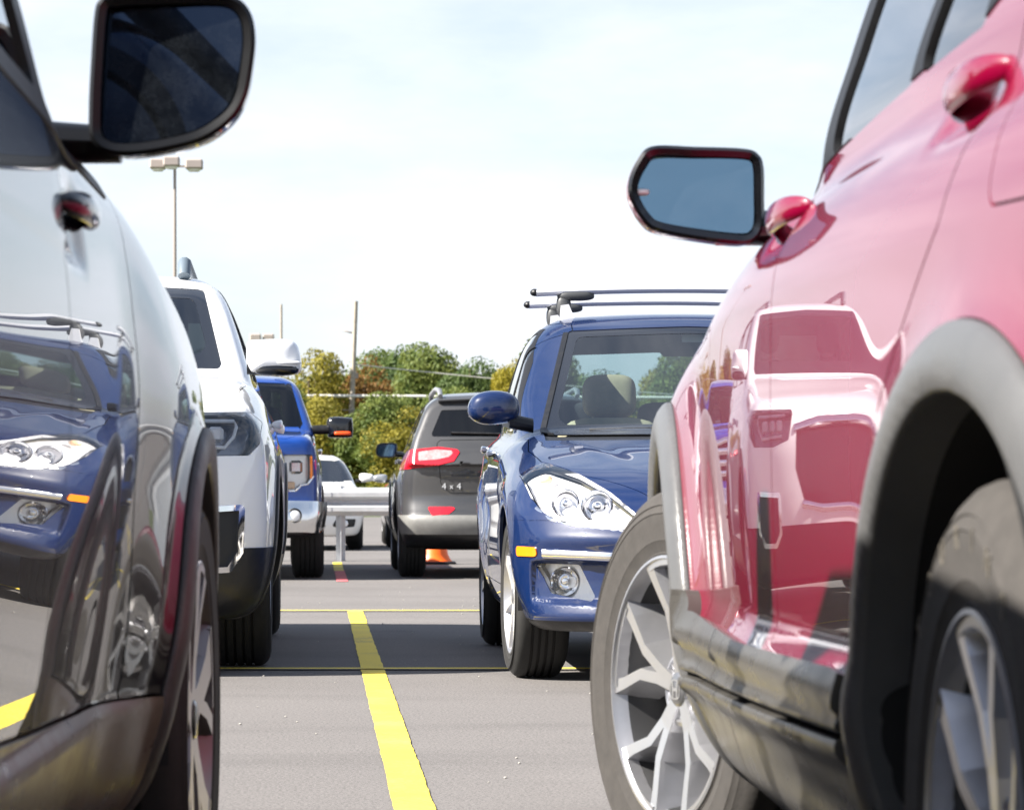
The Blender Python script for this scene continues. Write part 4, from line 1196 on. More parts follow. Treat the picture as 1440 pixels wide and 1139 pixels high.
# ================================================================== white crossover facing us
def ac_extra(x, y, z):
    e = np.zeros_like(y)
    for yw in (0, -2.86):
        r = np.hypot(y-yw, z-.37); e += .020*bump(r-.46, .12)*sstep(.2, .5, z)
    return e - .014*bump(z-.72, .14)*sstep(-.35, -.8, y)*sstep(-2.6, -2.1, y)
acf = car_field(dict(Wm=.955, yF=.97, yR=-3.92,
    top=[(1.0, .98), (.86, 1.03), (.6, 1.09), (.1, 1.16), (-.4, 1.225), (-.8, 1.26), (-1.2, 1.25), (-4, 1.25)],
    bot=[(1.0, .24), (.6, .22), (-3.0, .22), (-4.0, .34)],
    W=[(1.0, .87), (.6, .93), (.2, .95), (-.5, .955), (-3.0, .95), (-4.0, .90)],
    sec=[(.15, .12), (.25, .06), (.4, .015), (.6, 0), (.85, .006), (1.0, .03), (1.1, .055), (1.2, .10), (1.3, .16)],
    front=[(.2, .10), (.35, .02), (.55, .0), (.8, .015), (.95, .05), (1.03, .10), (1.12, .3)],
    rear=[(.3, .1), (.5, 0), (1.0, .05), (1.4, .15)],
    fp=(.26, 3.2), rp=(.24, 3), crown=.03, k=(.16, .12, .14, .08), extra=ac_extra,
    gh=dict(roof=[(-1.0, 1.60), (-1.5, 1.70), (-2.1, 1.765), (-3.0, 1.76), (-3.8, 1.69)],
            w=[(1.1, .85), (1.2, .835), (1.36, .79), (1.55, .725), (1.7, .66), (1.8, .58)],
            ws=((-.44, 1.20), (-1.50, 1.70)), rw=((-3.85, 1.2), (-3.5, 1.70)), cw=.20, cr=.12, zlow=1.0, k=(.12, .06, .025))))
def common_lights(A, tail, ymax): 
    T = A.take(rear(tail, ymax), gap=.003); A.parts_lr('taillight', T, MT['red_lens'], .004, .02)
def build_white():
    wht = paint('white_paint', (.80, .80, .81), rough=.4, dust=.015)
    A = Car('parked_suv', 'white crossover facing us from behind the black wagon, with chrome trimmed corner vents', 'suv',
            acf, (-1.05, -4.02, .14), (1.05, 1.05, 1.86), .03, (-1.14, 13.32, 0), PI, 'cars parked in the lot')
    zc, wb = .37, 2.86
    A.take(union(arch_g(0, zc, .42), arch_g(-wb, zc, .42)), d=.01, opening=True)
    ws = A.take(front(poly2([(-.1, 1.262), (.695, 1.262), (.705, 1.29), (.60, 1.665), (-.1, 1.685)], .02), -1.6), opening=True, d=.007)
    wi, wo = A.sub(ws, front(poly2([(-.1, 1.33), (.645, 1.335), (.560, 1.615), (-.1, 1.635)], .05), -1.7), .007)
    o = A.part('windscreen', wi, MT['glass'], -.004, 0); A.pieces('windscreen_band', wo, MT['gloss_black'], -.003, .004, o)
    for q in (poly2([(-1.25, 1.255), (-1.60, 1.255), (-1.76, 1.63), (-1.62, 1.54)], .02), poly2([(-1.68, 1.25), (-2.60, 1.26), (-2.70, 1.62), (-1.85, 1.65)], .02), poly2([(-2.70, 1.27), (-3.40, 1.30), (-3.2, 1.56), (-2.80, 1.61)], .03)):
        A.parts_lr('window', A.take(side(q, .4), opening=True), MT['tint'], -.003, 0)
    A.part('rear_window', A.take(rear(poly2([(-.1, 1.26), (.68, 1.27), (.56, 1.62), (-.1, 1.64)], .05), -3.3), opening=True), MT['tint'], -.003, 0)
    A.pieces('window_trim', A.take(side(poly2([(-1.22, 1.245), (-3.46, 1.28), (-3.24, 1.60), (-2.7, 1.665), (-1.85, 1.675), (-1.60, 1.57)], .02), .4)), MT['seal'], .001, .01)
    lp = poly2([(.44, 1.025), (.86, 1.035), (.905, 1.00), (.90, .91), (.86, .865), (.66, .860), (.50, .885)], .015)
    hl = A.take(front(lp, .3), gap=.003, d=.005)
    LA = A.parts_lr('headlight', hl, MT['lens'], .001, .02); RF = A.parts_lr('lamp_reflector', hl, MT['lamp_dark'], -.05, 0)
    for s, o, r in zip((-1, 1), LA, RF):
        r.parent = o
        pts = [(.52, .998), (.80, .998), (.81, .975), (.80, .935), (.765, .892), (.56, .900)]
        Q = [(s*x, surf_y(acf, x, z)-.022, z) for x, z in pts]
        MB().tube(Q, .0075, 8).build('light_strip', MT['drl'], o)
        for k in range(3):
            x = .58+.075*k; y = surf_y(acf, x, .945)-.06
            MB().box((s*x, y, .945), (.062, .05, .06), bev=.012).build('lamp_module', MT['reflector'], o)
    hd = A.take(topv(poly2([(-.1, .90), (.45, .84), (.66, .70), (.80, .1), (.82, -.5), (.74, -.62), (-.1, -.50)], .05), .98), gap=.004, d=.007); A.part('bonnet', hd, wht, 0, .02)
    gr = A.take(front(poly2([(-.1, .58), (.36, .60), (.44, .76), (.42, .93), (-.1, .96)], .03), .5)); A.part('grille', gr, MT['gloss_black'], -.03, .03)
    ribbon(acf, [(-.44, .93), (-.2, .965), (.2, .965), (.44, .93)], .02, MT['chrome'], 'grille_frame', A.root, .015)
    ribbon(acf, [(-.38, .60), (-.2, .575), (.2, .575), (.38, .60)], .02, MT['chrome'], 'grille_frame', A.root, .015)
    vp = poly2([(.60, .655), (.845, .67), (.838, .48), (.79, .405), (.66, .40), (.60, .46)], .02)
    vt = A.take(front(vp, .3), d=.005)
    fr, inn = A.sub(vt, lambda V: -(front(vp, .3)(V)+.022), .005)
    A.parts_lr('vent_frame', fr, MT['chrome'], .003, .03); A.parts_lr('vent_mesh', inn, MT['mesh_black'], -.015, 0)
    A.pieces('wheel_arch_trim', A.take(union(arch_g(0, zc, .50, .6), arch_g(-wb, zc, .50, .6)), d=.01), MT['black_plastic'], .010, .03)
    low = A.take(lambda V: np.maximum(V[:, 2]-.50+.0*V[:, 1], .35-V[:, 1])); A.part('lower_bumper', low, MT['black_plastic'], .004, .02)
    A.pieces('sill_cladding', A.take(side(poly2([(-.4, .1), (-.4, .42), (-2.4, .42), (-2.4, .1)], 0), .6)), MT['black_plastic'], .008, .02)
    fd = poly2([(-.66, .42), (-.66, 1.0), (-.62, 1.2), (-1.1, 1.52), (-1.5, 1.69), (-1.68, 1.68), (-1.64, 1.2), (-1.62, .42)], .02)
    rd = poly2([(-1.625, .42), (-1.645, 1.2), (-1.685, 1.68), (-2.6, 1.67), (-2.7, 1.2), (-2.6, 1.0), (-2.40, .75), (-2.36, .42)], .03)
    for q in (fd, rd): A.parts_lr('door', A.take(side(q, .5), gap=.004, d=.012), wht, 0, .02)
    common_lights(A, poly2([(.60, 1.0), (.93, 1.0), (.90, 1.22), (.66, 1.2)], .02), -3.2)
    A.finish(wht); A.lining(MT['liner_dark'], .035, 'inner_shell', [arch_g(0, zc, .47), arch_g(-wb, zc, .47), front(lp, .3), front(vp, .3)])
    st = dict(n=6, dish=.02, bow=.012, th=.035, phase=rad(90), arms=[([.05, .06, .1, .14], [.018]*4, [.06, .4, .75, .98]), ([-.05, -.06, -.1, -.14], [.018]*4, [.06, .4, .75, .98])])
    mats = dict(tyre=MT['rubber'], side=MT['silver'], face=MT['machined'], cap=MT['silver'])
    for s in (-1, 1):
        for yy in (0, -wb):
            arch_liner(A.root, s*.92, s*.5, yy, zc, .43); wheel(A.root, s*.935, yy, .375, .235, .25, st, mats, s)
        O = [(s*a, b) for a, b in [(-.117, .045), (-.108, .064), (-.085, .071), (.0, .074), (.06, .072), (.092, .062), (.112, .035), (.122, -.01), (.124, -.05), (.116, -.071), (.09, -.079), (.0, -.079), (-.085, -.077), (-.108, -.066), (-.117, -.04), (-.119, .0)]]
        arm = [[(s*(.97-.15*t), -.70+.05*math.cos(q), 1.262+.028*math.sin(q)) for q in [2*PI*k/12 for k in range(12)]] for t in (0, .5, 1)]
        m = mirror_shell(A.root, O, -.76, .15, (wht, MT['black_plastic']), s*.935, 1.316, inset=.014, arm=arm)
        MB().ellip((s*.95, -.68, 1.255), (.10, .07, .028), p=3).build('mirror_base', MT['gloss_black'], m)
        MB().ellip((s*1.005, -.628, 1.283), (.055, .03, .008), p=3).build('turn_signal', MT['lens_white'], m)
        for yy in (-1.45, -2.45):
            hx = surf_x(acf, yy, 1.0, s); handle_bar(A.root, hx, yy, 1.0+.03, .2, s, wht, H=.045, proj=.05)
        MB().tube([(s*.50, -1.75, 1.735), (s*.50, -1.80, 1.80), (s*.50, -2.0, 1.815), (s*.49, -3.3, 1.80), (s*.49, -3.5, 1.73)], [.03, .032, .026, .024, .02], 10).build('roof_rail', MT['rail_grey'], A.root)
        seat(A.root, s*.38, -1.5, .72, MT['dark_cloth'], head=True)
    steering_wheel(A.root, -.38, -1.05, 1.1)
    MB().box((0, -.80, 1.06), (1.4, .5, .22), bev=.08).build('dashboard', MT['dark_cloth'], A.root)
    MB().box((0, -1.6, .28), (1.5, 3.2, .10), bev=.03).build('underbody', MT['dark'], A.root)
    return A
# ================================================================== blue pickup facing us
def tr_extra(x, y, z):
    e = np.zeros_like(y)
    for yw in (0, -3.68):
        r = np.hypot(y-yw, z-.40); e += .022*bump(r-.50, .10)*sstep(.2, .5, z)
    return e
trf = car_field(dict(Wm=1.0, yF=.95, yR=-4.85,
    top=[(1.0, 1.17), (.85, 1.205), (.5, 1.235), (-.5, 1.285), (-.9, 1.30), (-2.95, 1.30), (-3.0, 1.30), (-4.9, 1.30)],
    bot=[(1.0, .36), (-4.9, .42)],
    W=[(1.0, .95), (.6, .985), (.2, .995), (-4.5, .995), (-4.9, .97)],
    sec=[(.3, .06), (.45, .02), (.6, 0), (.95, .0), (1.1, .02), (1.2, .045), (1.3, .09)],
    front=[(.3, .03), (.5, .0), (.7, .03), (1.0, .03), (1.15, .05), (1.2, .1)],
    rear=[(.3, .06), (.5, 0), (1.3, .03)], fp=(.10, 3.5), rp=(.08, 4), crown=.03, k=(.10, .07, .07, .06), extra=tr_extra,
    gh=dict(roof=[(-.9, 1.66), (-1.3, 1.76), (-1.8, 1.80), (-2.6, 1.80), (-3.0, 1.76)],
            w=[(1.2, .95), (1.32, .925), (1.5, .865), (1.7, .785), (1.8, .70)],
            ws=((-.52, 1.27), (-1.15, 1.74)), rw=((-3.02, 1.3), (-2.92, 1.76)), cw=.16, cr=.04, zlow=1.1, k=(.10, .06, .02))))
def build_truck():
    blu = paint('bright_blue_paint', (.003, .042, .235), metal=.0, rough=.36, dust=.02)
    A = Car('parked_pickup', 'bright blue pickup truck facing us with chrome bumper and tall towing mirror', 'pickup truck',
            trf, (-1.1, -4.95, .26), (1.1, 1.03, 1.90), .034, (-1.0, 27.35, 0), PI, 'cars parked in the lot')
    zc, wb = .40, 3.68
    A.take(union(arch_g(0, zc, .47), arch_g(-wb, zc, .47)), d=.012, opening=True)
    ws = A.take(front(poly2([(-.1, 1.30), (.83, 1.30), (.85, 1.33), (.745, 1.70), (-.1, 1.725)], .02), -1.4), opening=True, d=.01)
    A.part('windscreen', ws, MT['glass'], -.004, .004)
    for q in (poly2([(-.85, 1.33), (-1.70, 1.33), (-1.72, 1.69), (-1.35, 1.69)], .03), poly2([(-1.80, 1.33), (-2.75, 1.33), (-2.72, 1.68), (-1.82, 1.69)], .03)):
        A.parts_lr('window', A.take(side(q, .5), opening=True), MT['tint'], -.003, 0)
    A.part('rear_window', A.take(inter(rear(poly2([(-.1, 1.36), (.68, 1.36), (.62, 1.68), (-.1, 1.68)], .03), -2.7), lambda V: 1.31-V[:, 2]), opening=True), MT['tint'], -.003, 0)
    lp = poly2([(.705, 1.035), (.935, 1.035), (.945, .86), (.90, .80), (.84, .79), (.80, .745), (.705, .745)], .01)
    hl = A.take(front(lp, .5), gap=.004, d=.007)
    LA = A.parts_lr('headlight', hl, MT['lens'], .001, .02); RF = A.parts_lr('lamp_reflector', hl, MT['reflector'], -.06, 0)
    for s, o, r in zip((-1, 1), LA, RF):
        r.parent = o
        MB().box((s*.80, surf_y(trf, .80, .93)-.045, .935), (.11, .05, .11), bev=.02).build('lamp_module', MT['chrome'], o)
        MB().box((s*.925, surf_y(trf, .925, .93)-.02, .93), (.022, .05, .19), bev=.006).build('indicator', MT['amber'], o)
        MB().box((s*.755, surf_y(trf, .755, .79)-.03, .785), (.075, .04, .06), bev=.01).build('indicator_bulb', MT['amber_clear'], o)
        ribbon(trf, [(s*.945, .86), (s*.90, .795), (s*.845, .785), (s*.80, .738), (s*.70, .738)], .008, MT['chrome'], 'lamp_edge', o, .008)
    gr = A.take(front(poly2([(-.1, .72), (.66, .74), (.66, 1.06), (-.1, 1.10)], .03), .5), d=.01); A.part('grille', gr, MT['black_plastic'], -.03, .03)
    for z in (.80, .90, 1.0): ribbon(trf, [(-.62, z), (-.2, z), (.2, z), (.62, z)], .03, MT['chrome'], 'grille_bar', A.root, .012)
    for s in (-1, 1): ribbon(trf, [(s*.665, .73), (s*.668, .9), (s*.66, 1.07)], .022, MT['chrome'], 'grille_frame', A.root, .02)
    ribbon(trf, [(-.66, 1.06), (-.2, 1.10), (.2, 1.10), (.66, 1.06)], .03, MT['chrome'], 'grille_frame', A.root, .02)
    bp = A.take(front(poly2([(-.1, .41), (.97, .41), (1.03, .44), (1.03, .645), (.75, .65), (-.1, .66)], .03), .45), d=.008)
    b = A.part('bumper', bp, MT['chrome_dull'], .05, .06)
    A.part('valance', A.take(lambda V: np.maximum(V[:, 2]-.41, .45-V[:, 1])), MT['black_plastic'], 0, .02)
    for s in (-1, 1):
        y = surf_y(trf, .79, .53)+.052
        MB().lathe([(-.02, .0), (-.02, .04), (.0, .058), (.006, .062), (.010, .055), (.004, .046), (.002, 0)], 'y', 24, c=(s*.79, y, .535)).build('fog_lamp', [MT['black_plastic']], A.root)
        MB().lathe([(.0, .046), (.006, .03), (.008, 0)], 'y', 24, c=(s*.79, y+.004, .535)).build('fog_lens', MT['lens_white'], A.root)
    A.parts_lr('door', A.take(side(poly2([(-.72, .46), (-.72, 1.28), (-1.3, 1.74), (-1.75, 1.74), (-1.75, .46)], .02), .6), gap=.005, d=.015), blu, 0, .02)
    A.parts_lr('door', A.take(side(poly2([(-1.755, .46), (-1.755, 1.74), (-2.82, 1.73), (-2.82, .46)], .02), .6), gap=.005, d=.015), blu, 0, .02)
    sm = A.take(side(poly2([(-3.06, .3), (-3.04, .3), (-3.04, 1.4), (-3.06, 1.4)], 0), .2)); A.part('cab_gap', sm, MT['gap'], -.03, 0)
    hd = A.take(topv(poly2([(-.1, .88), (.72, .84), (.86, .7), (.90, -.4), (.86, -.55), (-.1, -.48)], .04), 1.15), gap=.005, d=.01); A.part('bonnet', hd, blu, 0, .02)
    common_lights(A, poly2([(.80, .9), (1.0, .9), (1.0, 1.25), (.80, 1.25)], .01), -4.5)
    A.finish(blu); A.lining(MT['liner_dark'], .04, 'inner_shell', [arch_g(0, zc, .52), arch_g(-wb, zc, .52), front(lp, .5)])
    st = dict(n=6, dish=.03, bow=.01, th=.03, phase=rad(90), arms=[([0]*4, [.03, .026, .03, .036], [.06, .4, .75, .98])])
    mats = dict(tyre=MT['rubber'], side=MT['silver'], face=MT['machined'], cap=MT['chrome'])
    for s in (-1, 1):
        for yy in (0, -wb):
            arch_liner(A.root, s*.96, s*.5, yy, zc, .48); wheel(A.root, s*1.03 if yy == 0 else s*.985, yy, .405, .235, .27, st, mats, s)
        O = [(s*a, b) for a, b in [(-.085, .085), (.10, .09), (.128, .06), (.13, -.06), (.10, -.085), (-.07, -.085), (-.09, -.05)]]
        arm = [[(s*(1.18-.25*t), -.84+.03*math.cos(q), 1.285+.04*math.sin(q)-.01*t) for q in [2*PI*k/12 for k in range(12)]] for t in (0, .5, 1)]
        m = mirror_shell(A.root, O, -.90, .12, (MT['gloss_black'], MT['black_plastic']), s*1.16, 1.295, inset=.012, arm=arm)
        MB().ellip((s*1.20, -.79, 1.245), (.075, .03, .018), p=4).build('turn_signal', MT['amber_red'], m)
        for yy in (-1.6, -2.65): handle_bar(A.root, surf_x(trf, yy, 1.1, s), yy, 1.1, .2, s, MT['chrome'], H=.04, proj=.05)
        seat(A.root, s*.42, -1.55, .85, MT['dark_cloth'])
    MB().box((-.40, surf_y(trf, .4, 1.335)-.10, 1.325), (.22, .004, .04), rx=rad(40)).build('dash_card', MT['lens_white'], A.root)
    steering_wheel(A.root, -.42, -1.2, 1.22)
    MB().box((0, -.92, 1.17), (1.6, .5, .2), bev=.08).build('dashboard', MT['dark_cloth'], A.root)
    MB().box((0, -2, .44), (1.4, 4.6, .14), bev=.03).build('underbody', MT['dark'], A.root)
    return A
# ================================================================== grey crossover seen from behind
def je_extra(x, y, z):
    e = np.zeros_like(y)
    for yw in (0, -2.64):
        r = np.hypot(y-yw, z-.36); e += .022*bump(r-.45, .11)*sstep(.2, .5, z)
    return e - .014*bump(z-.74, .12)*sstep(-.35, -.8, y)*sstep(-2.5, -2.1, y)
jef = car_field(dict(Wm=.94, yF=.87, yR=-3.52,
    top=[(1.0, .85), (.7, .95), (0, 1.03), (-.6, 1.08), (-1.0, 1.12), (-3.2, 1.16), (-3.6, 1.14)],
    bot=[(1.0, .28), (.6, .24), (-2.8, .24), (-3.6, .34)],
    W=[(1.0, .84), (.6, .90), (.2, .92), (-2.6, .93), (-3.2, .91), (-3.6, .87)],
    sec=[(.2, .08), (.35, .02), (.55, 0), (.8, .006), (.95, .03), (1.05, .06), (1.15, .10), (1.25, .16)],
    front=[(.25, .1), (.45, 0), (.7, 0), (.9, .1), (1.1, .5)],
    rear=[(.25, .16), (.36, .04), (.48, .0), (.56, .03), (.70, .07), (.90, .06), (1.05, .07), (1.2, .14)],
    fp=(.3, 2.8), rp=(.20, 3.2), crown=.03, k=(.14, .12, .10, .06), extra=je_extra,
    gh=dict(roof=[(-.9, 1.48), (-1.4, 1.57), (-2.0, 1.60), (-2.8, 1.585), (-3.4, 1.52)],
            w=[(1.0, .85), (1.12, .83), (1.3, .765), (1.45, .70), (1.55, .63), (1.62, .55)],
            ws=((-.35, 1.05), (-1.3, 1.53)), rw=((-3.46, 1.1), (-3.22, 1.53)), cw=.2, cr=.16, zlow=.95, k=(.11, .06, .03))))
def build_jeep():
    gry = paint('granite_grey_paint', (.052, .052, .054), metal=.3, rough=.4, dust=.02)
    A = Car('parked_suv', 'grey crossover turned away from us, its red taillight showing beside the blue hatchback', 'suv',
            jef, (-1.03, -3.62, .16), (1.03, .98, 1.70), .028, (1.60, 30.25, 0), 0, 'cars parked in the lot')
    zc, wb = .36, 2.64
    A.take(union(arch_g(0, zc, .41), arch_g(-wb, zc, .41)), d=.01, opening=True)
    rg = A.take(rear(poly2([(-.1, 1.19), (.655, 1.195), (.66, 1.22), (.575, 1.42), (-.1, 1.435)], .02), -2.9), opening=True, d=.008); A.part('rear_window', rg, MT['tint'], -.004, .004)
    for q in (poly2([(-.75, 1.12), (-1.45, 1.14), (-1.50, 1.50), (-1.38, 1.50)], .02), poly2([(-1.53, 1.14), (-2.35, 1.17), (-2.42, 1.48), (-1.58, 1.50)], .02), poly2([(-2.42, 1.19), (-2.85, 1.25), (-2.78, 1.42), (-2.50, 1.47)], .03)):
        A.parts_lr('window', A.take(side(q, .5), opening=True), MT['tint'], -.003, 0)
    A.part('windscreen', A.take(front(poly2([(-.1, 1.11), (.70, 1.11), (.58, 1.48), (-.1, 1.50)], .03), -1.5), opening=True), MT['glass'], -.003, 0)
    A.pieces('window_trim', A.take(side(poly2([(-.66, 1.10), (-2.92, 1.20), (-2.82, 1.44), (-2.45, 1.51), (-1.3, 1.53)], .02), .5)), MT['seal'], .001, .01)
    tp = poly2([(.915, 1.075), (.60, 1.105), (.45, 1.085), (.43, 1.06), (.48, .985), (.60, .955), (.92, .915)], .012)
    tl = A.take(rear(tp, -2.7), gap=.003, d=.005)
    inner = rear(poly2([(.775, 1.065), (.62, 1.085), (.50, 1.075), (.485, 1.055), (.52, 1.022), (.62, 1.0), (.775, .99)], .012), -2.7)
    ins, outl = A.sub(tl, inner, .005)
    RL = A.parts_lr('taillight', outl, MT['red_lens'], .006, .02); CL = A.parts_lr('clear_lens', ins, MT['reflector_red'], .005, .0)
    for a, b in zip(RL, CL): b.parent = a
    tg = A.take(rear(poly2([(-.1, .72), (.50, .72), (.585, .80), (.60, 1.0), (.62, 1.16), (-.1, 1.17)], .04), -3.0), gap=.005, d=.008); A.part('tailgate', tg, gry, 0, .02)
    rf = A.take(rear(poly2([(.70, .605), (.50, .605), (.46, .595), (.52, .545), (.66, .53)], .012), -3.0), gap=.002, d=.006); A.parts_lr('reflector', rf, MT['red_lens'], .004, .01)
    A.part('diffuser', A.take(lambda V: np.maximum(V[:, 2]-.375, V[:, 1]+2.95)), MT['black_plastic'], .0, .02)
    A.part('lower_bumper', A.take(lambda V: np.maximum(V[:, 2]-.535, V[:, 1]+2.95)), MT['jeep_clad'], .004, .02)
    A.pieces('wheel_arch_trim', A.take(union(arch_g(0, zc, .475, .6), arch_g(-wb, zc, .475, .6)), d=.01), MT['black_plastic'], .008, .03)
    A.part('sill_cladding', A.take(lambda V: V[:, 2]-.38), MT['black_plastic'], .006, .02)
    for q in (poly2([(-.58, .40), (-.58, 1.1), (-1.2, 1.53), (-1.52, 1.53), (-1.49, 1.1), (-1.49, .40)], .02), poly2([(-1.495, .40), (-1.495, 1.1), (-1.525, 1.53), (-2.42, 1.52), (-2.44, 1.1), (-2.3, .8), (-2.2, .40)], .02)):
        A.parts_lr('door', A.take(side(q, .5), gap=.004, d=.012), gry, 0, .02)
    hl = A.take(front(poly2([(.5, .80), (.88, .86), (.90, .78), (.5, .72)], .02), .3)); A.parts_lr('headlight', hl, MT['lens_white'], .002, .02)
    gr = A.take(front(poly2([(-.1, .74), (.46, .74), (.46, .84), (-.1, .86)], .02), .5)); A.part('grille', gr, MT['gloss_black'], -.02, .02)
    A.finish(gry); A.lining(MT['dark'], .035, 'inner_shell', [arch_g(0, zc, .46), arch_g(-wb, zc, .46)])
    st = dict(n=5, dish=.02, bow=.012, th=.035, phase=rad(90), arms=[([.05, .06, .1, .14], [.018]*4, [.06, .4, .75, .98]), ([-.05, -.06, -.1, -.14], [.018]*4, [.06, .4, .75, .98])])
    mats = dict(tyre=MT['rubber'], side=MT['silver'], face=MT['machined'], cap=MT['silver'])
    for s in (-1, 1):
        for yy in (0, -wb):
            arch_liner(A.root, s*.89, s*.5, yy, zc, .42); wheel(A.root, s*.925, yy, .362, .225, .235, st, mats, s)
        O = [(s*a, b) for a, b in [(-.085, .06), (.03, .066), (.085, .05), (.10, .0), (.085, -.05), (.03, -.066), (-.06, -.064), (-.09, -.02)]]
        arm = [[(s*(.95-.12*t), -.72+.03*math.cos(q), 1.085+.025*math.sin(q)-.01*t) for q in [2*PI*k/12 for k in range(12)]] for t in (0, .5, 1)]
        mirror_shell(A.root, O, -.78, .12, (gry, MT['gloss_black']), s*.985, 1.115, inset=.012, arm=arm, glassmat=MT['mirror_blue'])
        for yy in (-1.35, -2.25): handle_bar(A.root, surf_x(jef, yy, 1.0, s), yy, 1.0, .2, s, gry, H=.04, proj=.045)
        MB().tube([(s*.60, -1.45, 1.55), (s*.60, -1.55, 1.60), (s*.60, -2.6, 1.615), (s*.585, -3.05, 1.59), (s*.58, -3.15, 1.54)], [.02, .022, .02, .022, .02], 10).build('roof_rail', MT['rail_silver'], A.root)
    # spoiler lip and tailgate badge reading 4x4
    rr = [[(x, -3.13-.10*(1-(x/.75)**2)+.055*math.cos(q), 1.515-.02*(x/.7)**2+.018*math.sin(q)) for q in [2*PI*k/10 for k in range(10)]] for x in np.linspace(-.60, .60, 11)]
    MB().loft(rr).build('spoiler', gry, A.root)
    for s_, txt in ((-1, '4x4'),):
        for k, ch in enumerate(txt):
            me = text_mesh(ch, .075 if ch != 'x' else .06, .004); x = -.56+.062*k
            y = -3.6
            ys = np.linspace(-3.75, -3.0, 500); v = jef(np.stack([np.full(500, x), ys, np.full(500, .775)], 1)); y = ys[np.argmax(v < 0)]-.004
            o = link('badge', me, MT['badge'], A.root); o.location = (x, y, .775); o.rotation_euler = (PI/2, 0, 0)
    w = MB(); P = []
    for t in np.linspace(0, 1, 6):
        x = .02-.52*t; z = 1.215+.012*t
        ys = np.linspace(-3.75, -2.9, 500); v = jef(np.stack([np.full(500, x), ys, np.full(500, z)], 1)); P.append((x, ys[np.argmax(v < 0)]-.012, z))
    w.tube(P, .009, 6); w.build('rear_wiper', MT['black_plastic'], A.root)
    MB().box((0, -1.5, .30), (1.45, 3.0, .12), bev=.03).build('underbody', MT['dark'], A.root)
    MB().ellip((0, -2.5, .9), (.62, .1, .36), p=4).build('rear_seat', MT['dark_cloth'], A.root)
    return A
# ================================================================== cars beyond the guardrail
def sd_extra(x, y, z):
    e = np.zeros_like(y)
    for yw in (0, -2.65):
        r = np.hypot(y-yw, z-.31); e += .016*bump(r-.38, .10)*sstep(.2, .45, z)
    return e
sdf = car_field(dict(Wm=.88, yF=.90, yR=-3.60,
    top=[(1.0, .60), (.75, .68), (.1, .79), (-.5, .86), (-1.0, .88), (-2.8, .90), (-3.2, .93), (-3.7, .90)],
    bot=[(1.0, .18), (-3.6, .26)], W=[(1.0, .80), (.5, .86), (-2.8, .875), (-3.6, .80)],
    sec=[(.15, .1), (.25, .04), (.45, 0), (.65, .0), (.8, .03), (.92, .08), (1.0, .13)],
    front=[(.2, .05), (.35, 0), (.5, .01), (.62, .06), (.75, .25), (.9, .6)], rear=[(.25, .1), (.5, 0), (.95, .08)],
    fp=(.34, 2.6), rp=(.26, 3), crown=.04, k=(.14, .10, .12, .05), extra=sd_extra,
    gh=dict(roof=[(-1.0, 1.15), (-1.6, 1.235), (-2.1, 1.25), (-2.8, 1.20)], w=[(.8, .78), (.9, .76), (1.05, .69), (1.2, .59), (1.3, .5)],
            ws=((-.48, .83), (-1.5, 1.20)), rw=((-3.15, .9), (-2.4, 1.20)), cw=.2, cr=.2, zlow=.7, k=(.11, .06, .025))))
